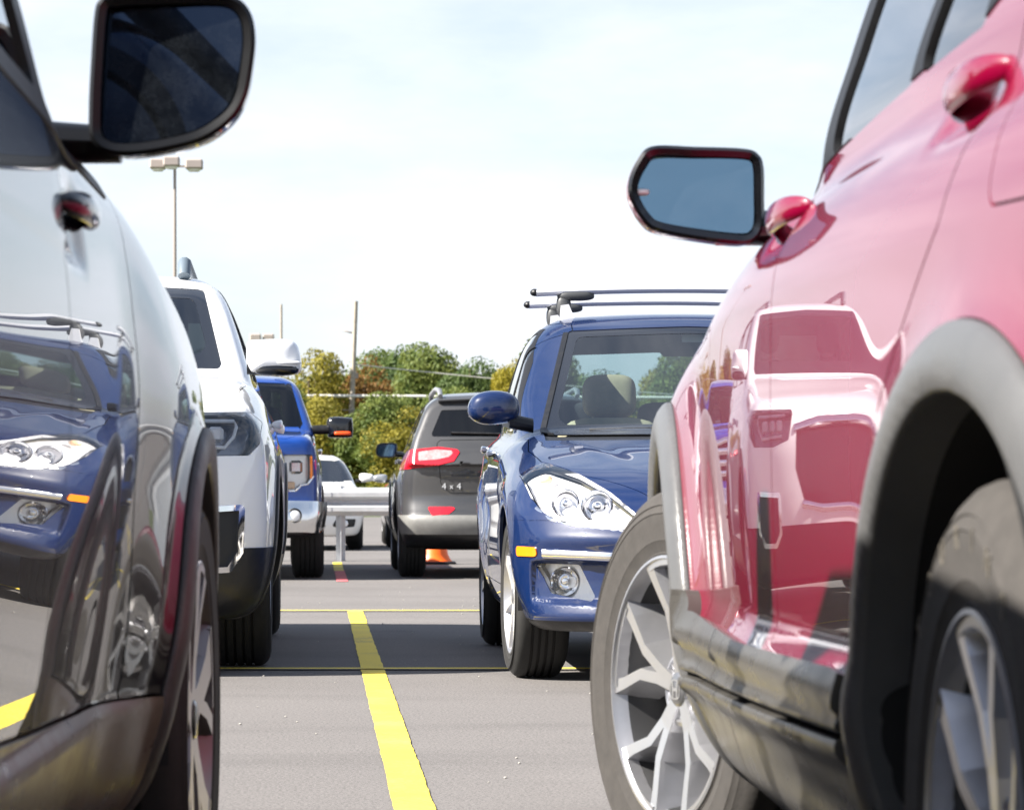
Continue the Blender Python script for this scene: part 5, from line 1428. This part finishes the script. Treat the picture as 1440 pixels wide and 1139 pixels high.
def build_sedan(name, label, mat, loc, rz):
    A = Car(name, label, 'car', sdf, (-.96, -3.7, .1), (.96, .98, 1.34), .034, loc, rz, 'cars parked in the lot')
    zc, wb = .31, 2.65
    A.take(union(arch_g(0, zc, .345, .45), arch_g(-wb, zc, .345, .45)), d=.014, opening=True)
    A.part('windscreen', A.take(front(poly2([(-.1, .87), (.63, .87), (.65, .90), (.50, 1.16), (-.1, 1.19)], .03), -1.7), opening=True, d=.01), MT['glass'], -.003, .003)
    A.part('rear_window', A.take(rear(poly2([(-.1, .94), (.60, .94), (.48, 1.16), (-.1, 1.18)], .04), -2.2), opening=True), MT['glass'], -.003, 0)
    for q in (poly2([(-.85, .90), (-1.6, .91), (-1.64, 1.17), (-1.35, 1.13)], .02), poly2([(-1.68, .91), (-2.6, .93), (-2.4, 1.13), (-1.72, 1.18)], .03)):
        A.parts_lr('window', A.take(side(q, .4), opening=True), MT['tint'], -.003, 0)
    hl = A.take(front(poly2([(.80, .68), (.60, .66), (.45, .58), (.48, .54), (.70, .55), (.83, .61)], .02), .2), d=.01); A.parts_lr('headlight', hl, MT['lens_white'], .002, .02)
    gr = A.take(front(poly2([(-.1, .46), (.30, .46), (.34, .58), (-.1, .60)], .02), .5)); A.part('grille', gr, MT['black_plastic'], -.02, .02)
    it = A.take(front(poly2([(-.1, .24), (.36, .24), (.40, .34), (-.1, .36)], .02), .5)); A.part('intake', it, MT['black_plastic'], -.02, .02)
    fg = A.take(front(poly2([(.78, .40), (.52, .40), (.47, .31), (.56, .28), (.76, .30)], .02), .3), d=.008); FP = A.parts_lr('fog_lamp_bezel', fg, MT['black_plastic'], -.02, .02)
    for s, o in zip((-1, 1), FP):
        MB().lathe([(.02, .0), (.012, .035), (0, .045)], 'y', 20, c=(s*.63, surf_y(sdf, .63, .345)-.02, .345)).build('fog_lamp', MT['lens_white'], o)
    tl = A.take(rear(poly2([(.5, .72), (.85, .70), (.80, .86), (.55, .85)], .02), -3.0)); A.parts_lr('taillight', tl, MT['red_lens'], .004, .02)
    A.parts_lr('door', A.take(side(poly2([(-.66, .28), (-.66, .86), (-1.3, 1.16), (-1.66, 1.2), (-1.64, .28)], .02), .5), gap=.005, d=.02), mat, 0, .02)
    A.parts_lr('door', A.take(side(poly2([(-1.645, .28), (-1.665, 1.2), (-2.4, 1.16), (-2.62, .9), (-2.3, .6), (-2.22, .28)], .02), .5), gap=.005, d=.02), mat, 0, .02)
    A.finish(mat); A.lining(MT['liner_dark'], .035, 'inner_shell', [arch_g(0, zc, .39), arch_g(-wb, zc, .39)])
    st = dict(n=5, dish=.02, bow=.01, th=.03, phase=rad(90), arms=[([0]*3, [.03, .026, .03], [.06, .5, .98])])
    mats = dict(tyre=MT['rubber'], side=MT['silver'], face=MT['silver'], cap=MT['silver'])
    for s in (-1, 1):
        for yy in (0, -wb):
            arch_liner(A.root, s*.84, s*.5, yy, zc, .355); wheel(A.root, s*.865, yy, .315, .21, .20, st, mats, s)
        O = [(s*a, b) for a, b in [(-.09, .05), (.03, .055), (.09, .03), (.09, -.03), (.03, -.05), (-.08, -.05)]]
        arm = [[(s*(.86-.08*t), -.80+.03*math.cos(q), .89+.02*math.sin(q)) for q in [2*PI*k/10 for k in range(10)]] for t in (0, 1)]
        mirror_shell(A.root, O, -.86, .11, (mat, MT['black_plastic']), s*.93, .925, inset=.012, arm=arm)
        seat(A.root, s*.36, -1.45, .40, MT['dark_cloth'], H=.52)
    steering_wheel(A.root, -.36, -1.05, .80)
    MB().box((0, -.80, .74), (1.3, .45, .18), bev=.07).build('dashboard', MT['dark_cloth'], A.root)
    MB().box((0, -1.5, .22), (1.4, 3.0, .10), bev=.03).build('underbody', MT['dark'], A.root)
    return A
MT['lamp_dark'] = pbr('lamp_housing_dark', (.24, .24, .26), .25, metal=.8, bumpd=.003, bscale=50)
MT['drl'] = pbr('light_guide', (.85, .86, .88), .2, coat=.5)
MT['mesh_black'] = pbr('vent_black', (.01, .01, .011), .6)
MT['rail_grey'] = pbr('rail_slate', (.10, .13, .16), .5)
MT['rail_silver'] = pbr('rail_silver', (.42, .42, .43), .4, metal=.8)
MT['chrome_dull'] = pbr('chrome_bumper', (.72, .72, .73), .14, metal=1)
MT['lens_smoke'] = glass_thin('clear_lens', (.9, .88, .88))
MT['reflector_red'] = pbr('lamp_inner', (.36, .24, .24), .25, coat=1, noise=.35, nscale=26, bumpd=.004, bscale=40, bumpw=.6)
MT['jeep_clad'] = pbr('lower_grey_cladding', (.15, .148, .14), .5, noise=.1)
MT['badge'] = pbr('badge_silver', (.8, .8, .8), .3, metal=.4)
MT['amber_red'] = pbr('orange_red_lens', (.90, .09, .01), .25, coat=.4)
crv_car = build_crv(); ob_car = build_outback()
hy_car = build_hyundai(); wh_car = build_white(); tk_car = build_truck(); je_car = build_jeep()
cream = paint('cream_white_paint', (.78, .76, .72), dust=.015); silv = paint('silver_paint', (.40, .41, .42), metal=.6, rough=.35)
sd_car = build_sedan('parked_car', 'cream white car facing us from beyond the guardrail', cream, (-.32, 41.0, 0), PI)
sd2 = build_sedan('parked_car', 'silver car half hidden behind the grey crossover beyond the guardrail', silv, (1.75, 43.0, 0), PI)
SUN_E, SKY_S, EXPO = 5.0, .05, 1.75
CLOUD_C = (6.75, 7.05, 7.75); CLOUD_OFF = (0.3, .1, .2)
# ================================================================== ground, sky, light, camera
def asphalt():
    m, nt, b = mat_base('asphalt'); L = nt.links.new
    tc = N(nt, 'ShaderNodeTexCoord')
    n1 = N(nt, 'ShaderNodeTexNoise', i_Scale=.35, i_Detail=5.0); L(tc.outputs['Object'], n1.inputs['Vector'])
    n2 = N(nt, 'ShaderNodeTexNoise', i_Scale=110.0, i_Detail=3.0, i_Roughness=.8); L(tc.outputs['Object'], n2.inputs['Vector'])
    n3 = N(nt, 'ShaderNodeTexVoronoi', i_Scale=170.0); L(tc.outputs['Object'], n3.inputs['Vector'])
    r1 = N(nt, 'ShaderNodeMapRange', i_From_Min=.3, i_From_Max=.7, i_To_Min=.88, i_To_Max=1.10); L(n1.outputs['Fac'], r1.inputs['Value'])
    r2 = N(nt, 'ShaderNodeMapRange', i_From_Min=.28, i_From_Max=.72, i_To_Min=.40, i_To_Max=1.60); L(n2.outputs['Fac'], r2.inputs['Value'])
    mu = N(nt, 'ShaderNodeMath', operation='MULTIPLY'); L(r1.outputs[0], mu.inputs[0]); L(r2.outputs[0], mu.inputs[1])
    r3 = N(nt, 'ShaderNodeMapRange', i_From_Min=.0, i_From_Max=.5, i_To_Min=.55, i_To_Max=1.25); L(n3.outputs['Distance'], r3.inputs['Value'])
    mu2 = N(nt, 'ShaderNodeMath', operation='MULTIPLY'); L(mu.outputs[0], mu2.inputs[0]); L(r3.outputs[0], mu2.inputs[1])
    mx = N(nt, 'ShaderNodeMixRGB', blend_type='MULTIPLY', i_Fac=1.0); mx.inputs['Color1'].default_value = (.115, .107, .103, 1)
    L(mu2.outputs[0], mx.inputs['Color2']); L(mx.outputs[0], b.inputs['Base Color'])
    # tar smears across the lane and old oil spots
    mp = N(nt, 'ShaderNodeMapping'); mp.inputs['Scale'].default_value = (.3, 1.1, 1); L(tc.outputs['Object'], mp.inputs['Vector'])
    n4 = N(nt, 'ShaderNodeTexNoise', i_Scale=1.0, i_Detail=6.0, i_Roughness=.6); L(mp.outputs[0], n4.inputs['Vector'])
    r4 = N(nt, 'ShaderNodeMapRange', i_From_Min=.50, i_From_Max=.72, i_To_Min=1.0, i_To_Max=.80); L(n4.outputs['Fac'], r4.inputs['Value'])
    n5 = N(nt, 'ShaderNodeTexVoronoi', i_Scale=.9); L(tc.outputs['Object'], n5.inputs['Vector'])
    n6 = N(nt, 'ShaderNodeTexNoise', i_Scale=7.0, i_Detail=4.0); L(tc.outputs['Object'], n6.inputs['Vector'])
    s5 = N(nt, 'ShaderNodeMath', operation='MULTIPLY_ADD'); L(n6.outputs['Fac'], s5.inputs[0]); s5.inputs[1].default_value = .22; L(n5.outputs['Distance'], s5.inputs[2])
    r5 = N(nt, 'ShaderNodeMapRange', i_From_Min=.14, i_From_Max=.24, i_To_Min=.70, i_To_Max=1.0); L(s5.outputs[0], r5.inputs['Value'])
    m3 = N(nt, 'ShaderNodeMath', operation='MULTIPLY'); L(r4.outputs[0], m3.inputs[0]); L(r5.outputs[0], m3.inputs[1])
    m4 = N(nt, 'ShaderNodeMath', operation='MULTIPLY'); L(m3.outputs[0], m4.inputs[0]); L(mu2.outputs[0], m4.inputs[1]); L(m4.outputs[0], mx.inputs['Color2'])
    b.inputs['Roughness'].default_value = .85; b.inputs['Specular IOR Level'].default_value = .3
    bp = N(nt, 'ShaderNodeBump', i_Strength=.5, i_Distance=.004); L(n2.outputs['Fac'], bp.inputs['Height']); L(bp.outputs[0], b.inputs['Normal'])
    return m
def line_paint(name, col, wear=.25):
    m, nt, b = mat_base(name); L = nt.links.new
    tc = N(nt, 'ShaderNodeTexCoord')
    n2 = N(nt, 'ShaderNodeTexNoise', i_Scale=90.0, i_Detail=6.0, i_Roughness=.75); L(tc.outputs['Object'], n2.inputs['Vector'])
    n1 = N(nt, 'ShaderNodeTexNoise', i_Scale=2.2, i_Detail=4.0); L(tc.outputs['Object'], n1.inputs['Vector'])
    ad = N(nt, 'ShaderNodeMath', operation='ADD'); L(n2.outputs['Fac'], ad.inputs[0]); L(n1.outputs['Fac'], ad.inputs[1])
    r = N(nt, 'ShaderNodeMapRange', i_From_Min=1.0, i_From_Max=1.35, i_To_Min=0, i_To_Max=1); L(ad.outputs[0], r.inputs['Value'])
    ml = N(nt, 'ShaderNodeMath', operation='MULTIPLY'); L(r.outputs[0], ml.inputs[0]); ml.inputs[1].default_value = wear
    mx = N(nt, 'ShaderNodeMixRGB'); mx.inputs['Color1'].default_value = (*col, 1); mx.inputs['Color2'].default_value = (.16, .14, .11, 1)
    L(ml.outputs[0], mx.inputs['Fac']); L(mx.outputs[0], b.inputs['Base Color']); b.inputs['Roughness'].default_value = .7
    return m
def sheet(name, x0, x1, y0, y1, z, mat, kind='structure'):
    o = MB().add([(x0, y0, z), (x1, y0, z), (x1, y1, z), (x0, y1, z)], [(0, 1, 2, 3)]).build(name, mat, fix=False)
    return tag(o, kind=kind)
ASPH = asphalt()
sheet('ground', -900, 900, -400, 1500, 0, ASPH)
YEL = line_paint('yellow_line_paint', (.80, .61, .045), .85)
# stall line running away from us, ending on the cross line
def line(x0, x1, y0, y1, mat=YEL, z=.004):
    if x1-x0 > y1-y0: return sheet('parking_line', x0, x1, y0, y1, z, mat)
    m = MB(); n = int((y1-y0)/.03); V = []     # ragged sprayed edges
    wob = [0, 0]
    for i in range(n+1):
        for k, x in enumerate((x0, x1)):
            wob[k] = .8*wob[k] + .0006*rng.normal(); V.append((x+wob[k]+.0004*rng.normal(), y0+(y1-y0)*i/n, z))
    m.add(V, [(2*i, 2*i+1, 2*i+3, 2*i+2) for i in range(n)])
    return tag(m.build('parking_line', mat, fix=False), kind='structure')
line(.166, .259, -6, 19.35)
PINK = line_paint('faded_red_line_paint', (.62, .12, .13), .4)
line(.13, .223, 29.6, 33.3); line(.135, .228, 26.0, 29.6, PINK)
line(-9, 9, 12.90, 12.99, z=.008); line(-9, 9, 19.36, 19.46, z=.008)
for xx in (-2.55, 2.95, -5.3, 5.7): line(xx, xx+.093, -6, 19.35)
sheet('grass_verge', -300, 300, 100, 420, .004, pbr('grass_ground', (.055, .075, .02), .95, noise=.4, nscale=.6))
# loose grit and a dark tar smear on the asphalt
def grit():
    m = MB()
    for _ in range(60):
        Y = 6.5+ 18*rng.random()**1.6; X = -.3 + 1.5*rng.random()
        r = .0018 + .0028*rng.random()
        m.ellip((X, Y, r*.6), (r*1.3, r, r*.8), nu=6, nv=4)
    return tag(m.build('gravel', pbr('pale_grit', (.34, .32, .29), .9)), 'scattered pale grit on the asphalt between the rows', kind='stuff')
grit()

# ---- guard rail
def guardrail():
    r = tag(empty('guardrail', (0, 34, 0)), 'galvanised corrugated guardrail on steel posts in front of the white car', 'guardrail')
    g = pbr('galvanised_steel', (.56, .57, .58), .5, metal=.25, noise=.12, nscale=6)
    pr = [(.0, .48), (-.03, .49), (-.085, .53), (-.085, .575), (-.01, .615), (-.01, .645), (-.085, .685), (-.085, .73), (-.03, .77), (0, .78)]
    x0, x1 = -14, 14
    V = []; Fc = []
    xs = [x0 + (x1-x0)*i/8 for i in range(9)]
    rail = MB()
    for i in range(len(xs)-1):
        a, b = xs[i], xs[i+1]
        off = -.004*(i % 2)
        V = [(x, y+off, z) for x in (a, b+.12) for (y, z) in pr]; n = len(pr)
        rail.add(V, [(j, j+1, n+j+1, n+j) for j in range(n-1)])
        V2 = [(x, y+off+.006, z) for x in (a, b+.12) for (y, z) in pr]
        rail.add(V2, [(j, j+1, n+j+1, n+j) for j in range(n-1)])
    rail.build('rail', g, r, fix=False)
    for k in range(-3, 4):
        x = .22 + 3.81*k
        p = MB().box((x, .06, .40), (.10, .012, .80)).box((x, .012, .40), (.012, .09, .80)).box((x, .11, .40), (.10, .012, .80))
        p.build('post', g, r)
    return r
guardrail()

# ---- traffic cone
def cone(X, Y):
    r = tag(empty('traffic_cone', (X, Y, 0)), 'orange traffic cone standing on the asphalt just past the grey crossover', 'traffic cone')
    o = pbr('cone_orange', (1.0, .15, .008), .45, noise=.05)
    MB().lathe([(.03, .175), (.05, .16), (.10, .135), (.66, .035), (.71, .03), (.71, .0)], 'z', 32).build('cone_body', o, r)
    MB().box((0, 0, .015), (.42, .42, .028), bev=.01).build('base', MT['black_plastic'], r)
    MB().lathe([(.36, .093), (.50, .0695)], 'z', 32).build('reflective_band', pbr('band_white', (.8, .8, .8), .5), r, fix=False).scale = (1.02, 1.02, 1)
cone(1.17, 32.6)

# ---- poles and wires
wood = pbr('weathered_pole', (.33, .29, .24), .85, noise=.2, nscale=3)
metalg = pbr('pole_bronze', (.27, .23, .20), .55)
def utility_pole(name, label, X, Y, z1, r, lean=0, arm=True):
    o = tag(empty(name, (X, Y, 0)), label, 'utility pole')
    MB().tube([(0, 0, 0), (lean*.5, 0, z1*.5), (lean, 0, z1)], [r*1.15, r, r*.8], 12).build('pole', wood, o)
    if arm:
        MB().tube([(lean*.85, 0, z1*.845), (lean*.8-.55, 0, z1*.86)], .035, 8).build('side_arm', metalg, o)
        MB().lathe([(0, .11), (.25, .11), (.25, 0)], 'z', 12, c=(lean*.6+.16, 0, z1*.63)).build('insulator', metalg, o)
    return o
utility_pole('utility_pole', 'tall pale wooden utility pole rising from the trees with wires strung to it', 1.30, 150, 9.75, .125, .38)
utility_pole('utility_pole', 'thin bare pole top rising behind the lamp heads and the white door mirror', -2.0, 165, 10.5, .075, 0, False)
utility_pole('utility_pole', 'short dark post among the trees between the blue pickup and the grey crossover', 2.05, 148, 3.9, .07, 0, False)
def wire(p, q, r, sag, label, mat):
    P = [(p[0]+(q[0]-p[0])*t, p[1]+(q[1]-p[1])*t, p[2]+(q[2]-p[2])*t - sag*4*t*(1-t)) for t in [i/24 for i in range(25)]]
    return tag(MB().tube(P, r, 6).build('overhead_wire', mat), label, 'wire', 'wires along the tree line')
pale = pbr('pale_cable', (.62, .60, .55), .7); grey = pbr('grey_cable', (.30, .29, .28), .7)
wire((-45, 149.6, 5.55), (50, 149.6, 5.05), .075, .0, 'thick pale cable running across the trees at windscreen height', pale)
wire((1.6, 150, 6.8), (40, 160, 4.4), .028, .35, 'thin wire sloping down to the right from the utility pole', pale)
wire((-40, 150, 6.6), (1.6, 150, 6.45), .022, .2, 'uppermost thin wire left of the utility pole', grey)
wire((-45, 149.8, 4.85), (50, 149.8, 4.45), .022, .0, 'thin wire just under the thick pale cable', grey)
wire((-45, 149.8, 3.97), (50, 149.8, 3.85), .03, .0, 'wire strung level with the top of the short dark post', grey)
wire((-45, 149.4, 3.72), (50, 149.4, 3.62), .022, .0, 'thin wire a little below the top of the short dark post', grey)
wire((-45, 149.4, 2.55), (50, 149.4, 2.45), .045, .0, 'lowest pale wire above the white car roof', pale)
def light_pole(X, Y, z, heads, label, rp=.06):
    o = tag(empty('light_pole', (X, Y, 0)), label, 'lamp post', 'parking lot lights')
    MB().tube([(0, 0, 0), (0, 0, z)], [rp*1.3, rp*.85], 12).build('pole', metalg, o)
    MB().box((sum(h[0] for h in heads)/len(heads), .0, z+.02), (max(h[0] for h in heads)-min(h[0] for h in heads), .08, .07)).build('arm', metalg, o)
    for (dx, dy, w) in heads:
        b = MB().box((dx, dy, z+.10), (w, .62, .34), bev=.05).build('lamp_head', pbr('lamp_housing', (.36, .31, .28), .6), o)
        MB().lathe([(-.10, .03), (-.09, w*.30), (0, w*.42)], 'z', 16, c=(dx, dy, z-.06)).build('lamp_lens', MT['lens_white'], b)
light_pole(-4.99, 110, 11.95, [(-.58, .0, .56), (-.08, -.75, .56), (.66, .1, .6)], 'tall lamp post with three box heads under the black car mirror')
light_pole(-2.08, 140, 7.45, [(-.75, 0, .5), (-.18, .1, .5)], 'lower lamp post whose box heads show above the white door mirror', .05)

# ---- trees
def leaf_mat(name, c1, c2):
    m, nt, b = mat_base(name); L = nt.links.new
    tc = N(nt, 'ShaderNodeTexCoord'); n1 = N(nt, 'ShaderNodeTexNoise', i_Scale=1.1, i_Detail=5.0, i_Roughness=.7); L(tc.outputs['Object'], n1.inputs['Vector'])
    cr = N(nt, 'ShaderNodeMapRange', i_From_Min=.35, i_From_Max=.65); L(n1.outputs['Fac'], cr.inputs['Value'])
    mx = N(nt, 'ShaderNodeMixRGB'); mx.inputs['Color1'].default_value = (*c1, 1); mx.inputs['Color2'].default_value = (*c2, 1); L(cr.outputs[0], mx.inputs['Fac'])
    L(mx.outputs[0], b.inputs['Base Color']); b.inputs['Roughness'].default_value = .6; b.inputs['Specular IOR Level'].default_value = .25
    tr = N(nt, 'ShaderNodeBsdfTranslucent'); L(mx.outputs[0], tr.inputs['Color'])
    ms = N(nt, 'ShaderNodeMixShader', i_Fac=.35); L(b.outputs[0], ms.inputs[1]); L(tr.outputs[0], ms.inputs[2])
    L(ms.outputs[0], nt.nodes['Material Output'].inputs['Surface'])
    return m
bark = pbr('bark', (.10, .075, .055), .9, noise=.3, nscale=4)
def crown_mesh(seed, H, Wd, n_leaf, z0):
    r = np.random.default_rng(seed)
    nc = 40
    d = r.normal(size=(nc, 3)); d /= np.linalg.norm(d, axis=1)[:, None]
    q = r.random(nc)**.40
    cen = d*q[:, None]*np.array([Wd*.40, Wd*.40, (H-z0)*.42]); cen[:, 2] += (H+z0)/2
    cen[:, :2] *= (1.0-.18*sstep(.55, 1, (cen[:, 2]-z0)/(H-z0)))[:, None]
    rr = Wd*(.10+.13*r.random(nc))
    k = r.integers(0, nc, n_leaf)
    dd = r.normal(size=(n_leaf, 3)); dd /= np.linalg.norm(dd, axis=1)[:, None]
    p = cen[k] + dd*(rr[k]*(.55+.5*r.random(n_leaf)**.6))[:, None]
    nrm = dd + .7*r.normal(size=(n_leaf, 3)); nrm /= np.linalg.norm(nrm, axis=1)[:, None]
    u = np.cross(nrm, r.normal(size=(n_leaf, 3))); u /= np.linalg.norm(u, axis=1)[:, None]; w = np.cross(nrm, u)
    s = (.06+.085*r.random(n_leaf))[:, None]
    V = np.stack([p-u*s, p-w*s*.62, p+u*s, p+w*s*.62], 1).reshape(-1, 3)
    T = np.arange(4*n_leaf).reshape(-1, 4)
    return V, T, cen
SPEC = {
 'olive': ('broad olive green tree turning yellow', (.15, .145, .028), (.30, .25, .03)),
 'deep': ('dense deep green tree', (.06, .10, .032), (.11, .15, .04)),
 'mid': ('full mid green tree', (.09, .135, .035), (.17, .19, .04)),
 'rust': ('rusty orange autumn tree', (.20, .085, .022), (.16, .11, .03)),
 'gold': ('bright yellow tree', (.30, .24, .018), (.22, .20, .025))}
PROTO = {}
def tree(kind, X, Y, H, Wd, label):
    if kind not in PROTO:
        V, T, cen = crown_mesh(hash(kind) % 1000 if False else sum(map(ord, kind)), 8.0, 7.0, 32000, .6)
        lm = leaf_mat('leaf_'+kind, SPEC[kind][1], SPEC[kind][2])
        o = empty('broadleaf_tree', (0, 0, 0))
        tk = MB().tube([(0, 0, 0), (.05, 0, 1.6), (0, .05, 3.6), (.1, 0, 6.4)], [.24, .19, .13, .03], 10)
        for c in cen[::3]: tk.tube([(0, 0, max(1.2, c[2]*.5)), (c[0]*.55, c[1]*.55, c[2]*.5+.45*c[2]*.5), tuple(c)], [.08, .05, .015], 6)
        tk.build('trunk', bark, o)
        link('crown', mesh_raw('crown', V, T, None, False), lm, o)
        PROTO[kind] = o
    else: o = copy_tree(PROTO[kind])
    o.location = (X, Y, 0); o.scale = (Wd/7.0, Wd/7.0, H/8.0); o.rotation_euler = (0, 0, rng.random()*6.28)
    return tag(o, label, 'tree', 'trees beyond the lot')
# px of the picture -> x in metres at distance Y
PX = lambda px, Y: (px-450)*Y/4500
TREES = [('olive', 432, 150, 7.6, 5.4, 'olive green tree turning yellow right of the white door mirror'),
 ('rust', 512, 176, 8.5, 4.6, 'rusty orange tree close by the tall utility pole'),
 ('mid', 606, 168, 8.3, 6.4, 'full mid green tree right of the tall utility pole'),
 ('deep', 552, 180, 8.7, 6.6, 'dense green tree just behind the tall utility pole'),
 ('deep', 662, 160, 7.2, 4.6, 'dense deep green tree above the grey crossover roof'),
 ('gold', 712, 150, 7.0, 2.8, 'bright yellow tree beside the blue car roof pillar'),
 ('gold', 352, 160, 7.8, 3.6, 'yellow tree left of the white door mirror'),
 ('olive', 470, 140, 5.0, 4.6, 'low olive tree behind the utility pole foot'),
 ('mid', 540, 138, 4.9, 4.6, 'low mid green tree behind the grey crossover mirror'),
 ('olive', 590, 136, 4.5, 4.6, 'low olive tree left of the grey crossover roof'),
 ('mid', 640, 140, 5.2, 4.8, 'low mid green tree over the grey crossover roof'),
 ('gold', 692, 138, 4.8, 3.0, 'low yellow tree behind the blue door mirror'),
 ('mid', 395, 142, 5.6, 4.8, 'mid green tree behind the white door mirror')]
X0 = [( 'mid', 770), ('deep', 835), ('olive', 900), ('mid', 960), ('deep', 1030), ('gold', 1090), ('mid', 1150), ('olive', 1220), ('deep', 1300), ('mid', 1390),
      ('mid', 290), ('olive', 235), ('deep', 170), ('gold', 110), ('olive', 40), ('mid', -40), ('rust', -110), ('deep', -190)]
for i, (k, px) in enumerate(X0):
    Y = 150 + 20*rng.random()
    TREES.append((k, px, Y, 6.8+2*rng.random(), 4.4+1.2*rng.random(), SPEC[k][0]+' in the tree line hidden behind the parked cars'))
for i in range(16):
    Y = 205 + 25*rng.random(); k = ('mid', 'deep', 'olive', 'mid')[i % 4]
    TREES.append((k, 300+34*i, Y, 7.8+1.8*rng.random(), 7.6+1.4*rng.random(), SPEC[k][0]+' in the far row behind the nearer trees'))
for (k, px, Y, H, Wd, lab) in TREES: tree(k, PX(px, Y), Y, H, Wd, lab)

# ---- light
SUN = np.array([-1.0, -.24, .90]); SUN /= np.linalg.norm(SUN)
el = math.asin(SUN[2]); az = math.atan2(SUN[0], SUN[1])
from mathutils import Vector
sl = bpy.data.lights.new('sun', 'SUN'); sl.energy = SUN_E; sl.angle = rad(.53); sl.color = (1, .95, .87)
so = bpy.data.objects.new('sun', sl); COL.objects.link(so); so.rotation_euler = Vector(SUN).to_track_quat('Z', 'Y').to_euler(); so.location = (-30, -5, 30)
w = bpy.data.worlds.new('World'); scene.world = w; w.use_nodes = True; nt = w.node_tree; L = nt.links.new
bg = nt.nodes['Background']; bg.inputs['Strength'].default_value = SKY_S
sk = N(nt, 'ShaderNodeTexSky'); sk.sky_type = 'NISHITA'; sk.sun_disc = False; sk.sun_elevation = el; sk.sun_rotation = az % (2*PI)
tc = N(nt, 'ShaderNodeTexCoord'); mp = N(nt, 'ShaderNodeMapping'); mp.inputs['Scale'].default_value = (1.0, 1.0, 3.2); mp.inputs['Location'].default_value = CLOUD_OFF
L(tc.outputs['Generated'], mp.inputs['Vector'])
nz = N(nt, 'ShaderNodeTexNoise', i_Scale=5.0, i_Detail=7.0, i_Roughness=.55); L(mp.outputs[0], nz.inputs['Vector'])
sx = N(nt, 'ShaderNodeSeparateXYZ'); L(tc.outputs['Generated'], sx.inputs[0])
# thin cloud thickens towards the horizon and breaks up overhead
hz = N(nt, 'ShaderNodeMapRange', i_From_Min=.02, i_From_Max=.42, i_To_Min=.52, i_To_Max=-.10); L(sx.outputs['Z'], hz.inputs['Value'])
mr = N(nt, 'ShaderNodeMapRange', i_From_Min=.34, i_From_Max=.66, i_To_Min=.0, i_To_Max=.62); L(nz.outputs['Fac'], mr.inputs['Value'])
ad = N(nt, 'ShaderNodeMath', operation='ADD'); ad.use_clamp = True; L(hz.outputs[0], ad.inputs[0]); L(mr.outputs[0], ad.inputs[1])
mx = N(nt, 'ShaderNodeMixRGB'); L(ad.outputs[0], mx.inputs['Fac']); L(sk.outputs[0], mx.inputs['Color1']); mx.inputs['Color2'].default_value = (*CLOUD_C, 1)
L(mx.outputs[0], bg.inputs['Color'])

# ---- camera
cd = bpy.data.cameras.new('camera'); co = bpy.data.objects.new('camera', cd); COL.objects.link(co)
co.location = (0, 0, .71); co.rotation_euler = (PI/2, 0, 0)
cd.sensor_width = 36; cd.lens = 36*4500/1440; cd.shift_x = (720-450)/1440; cd.shift_y = (695-569.5)/1440
cd.clip_start = .05; cd.clip_end = 5000
cd.dof.use_dof = True; cd.dof.focus_distance = 10.5; cd.dof.aperture_fstop = cd.lens/8.0
scene.camera = co
vs = scene.view_settings; vs.view_transform = 'Standard'; vs.look = 'None'; vs.exposure = EXPO; vs.gamma = 1
scene.cycles.max_bounces = 10; scene.cycles.transparent_max_bounces = 24; scene.cycles.glossy_bounces = 6
scene.cycles.use_denoising = True
scene.cycles.sample_clamp_indirect = 8
scene.render.film_transparent = False
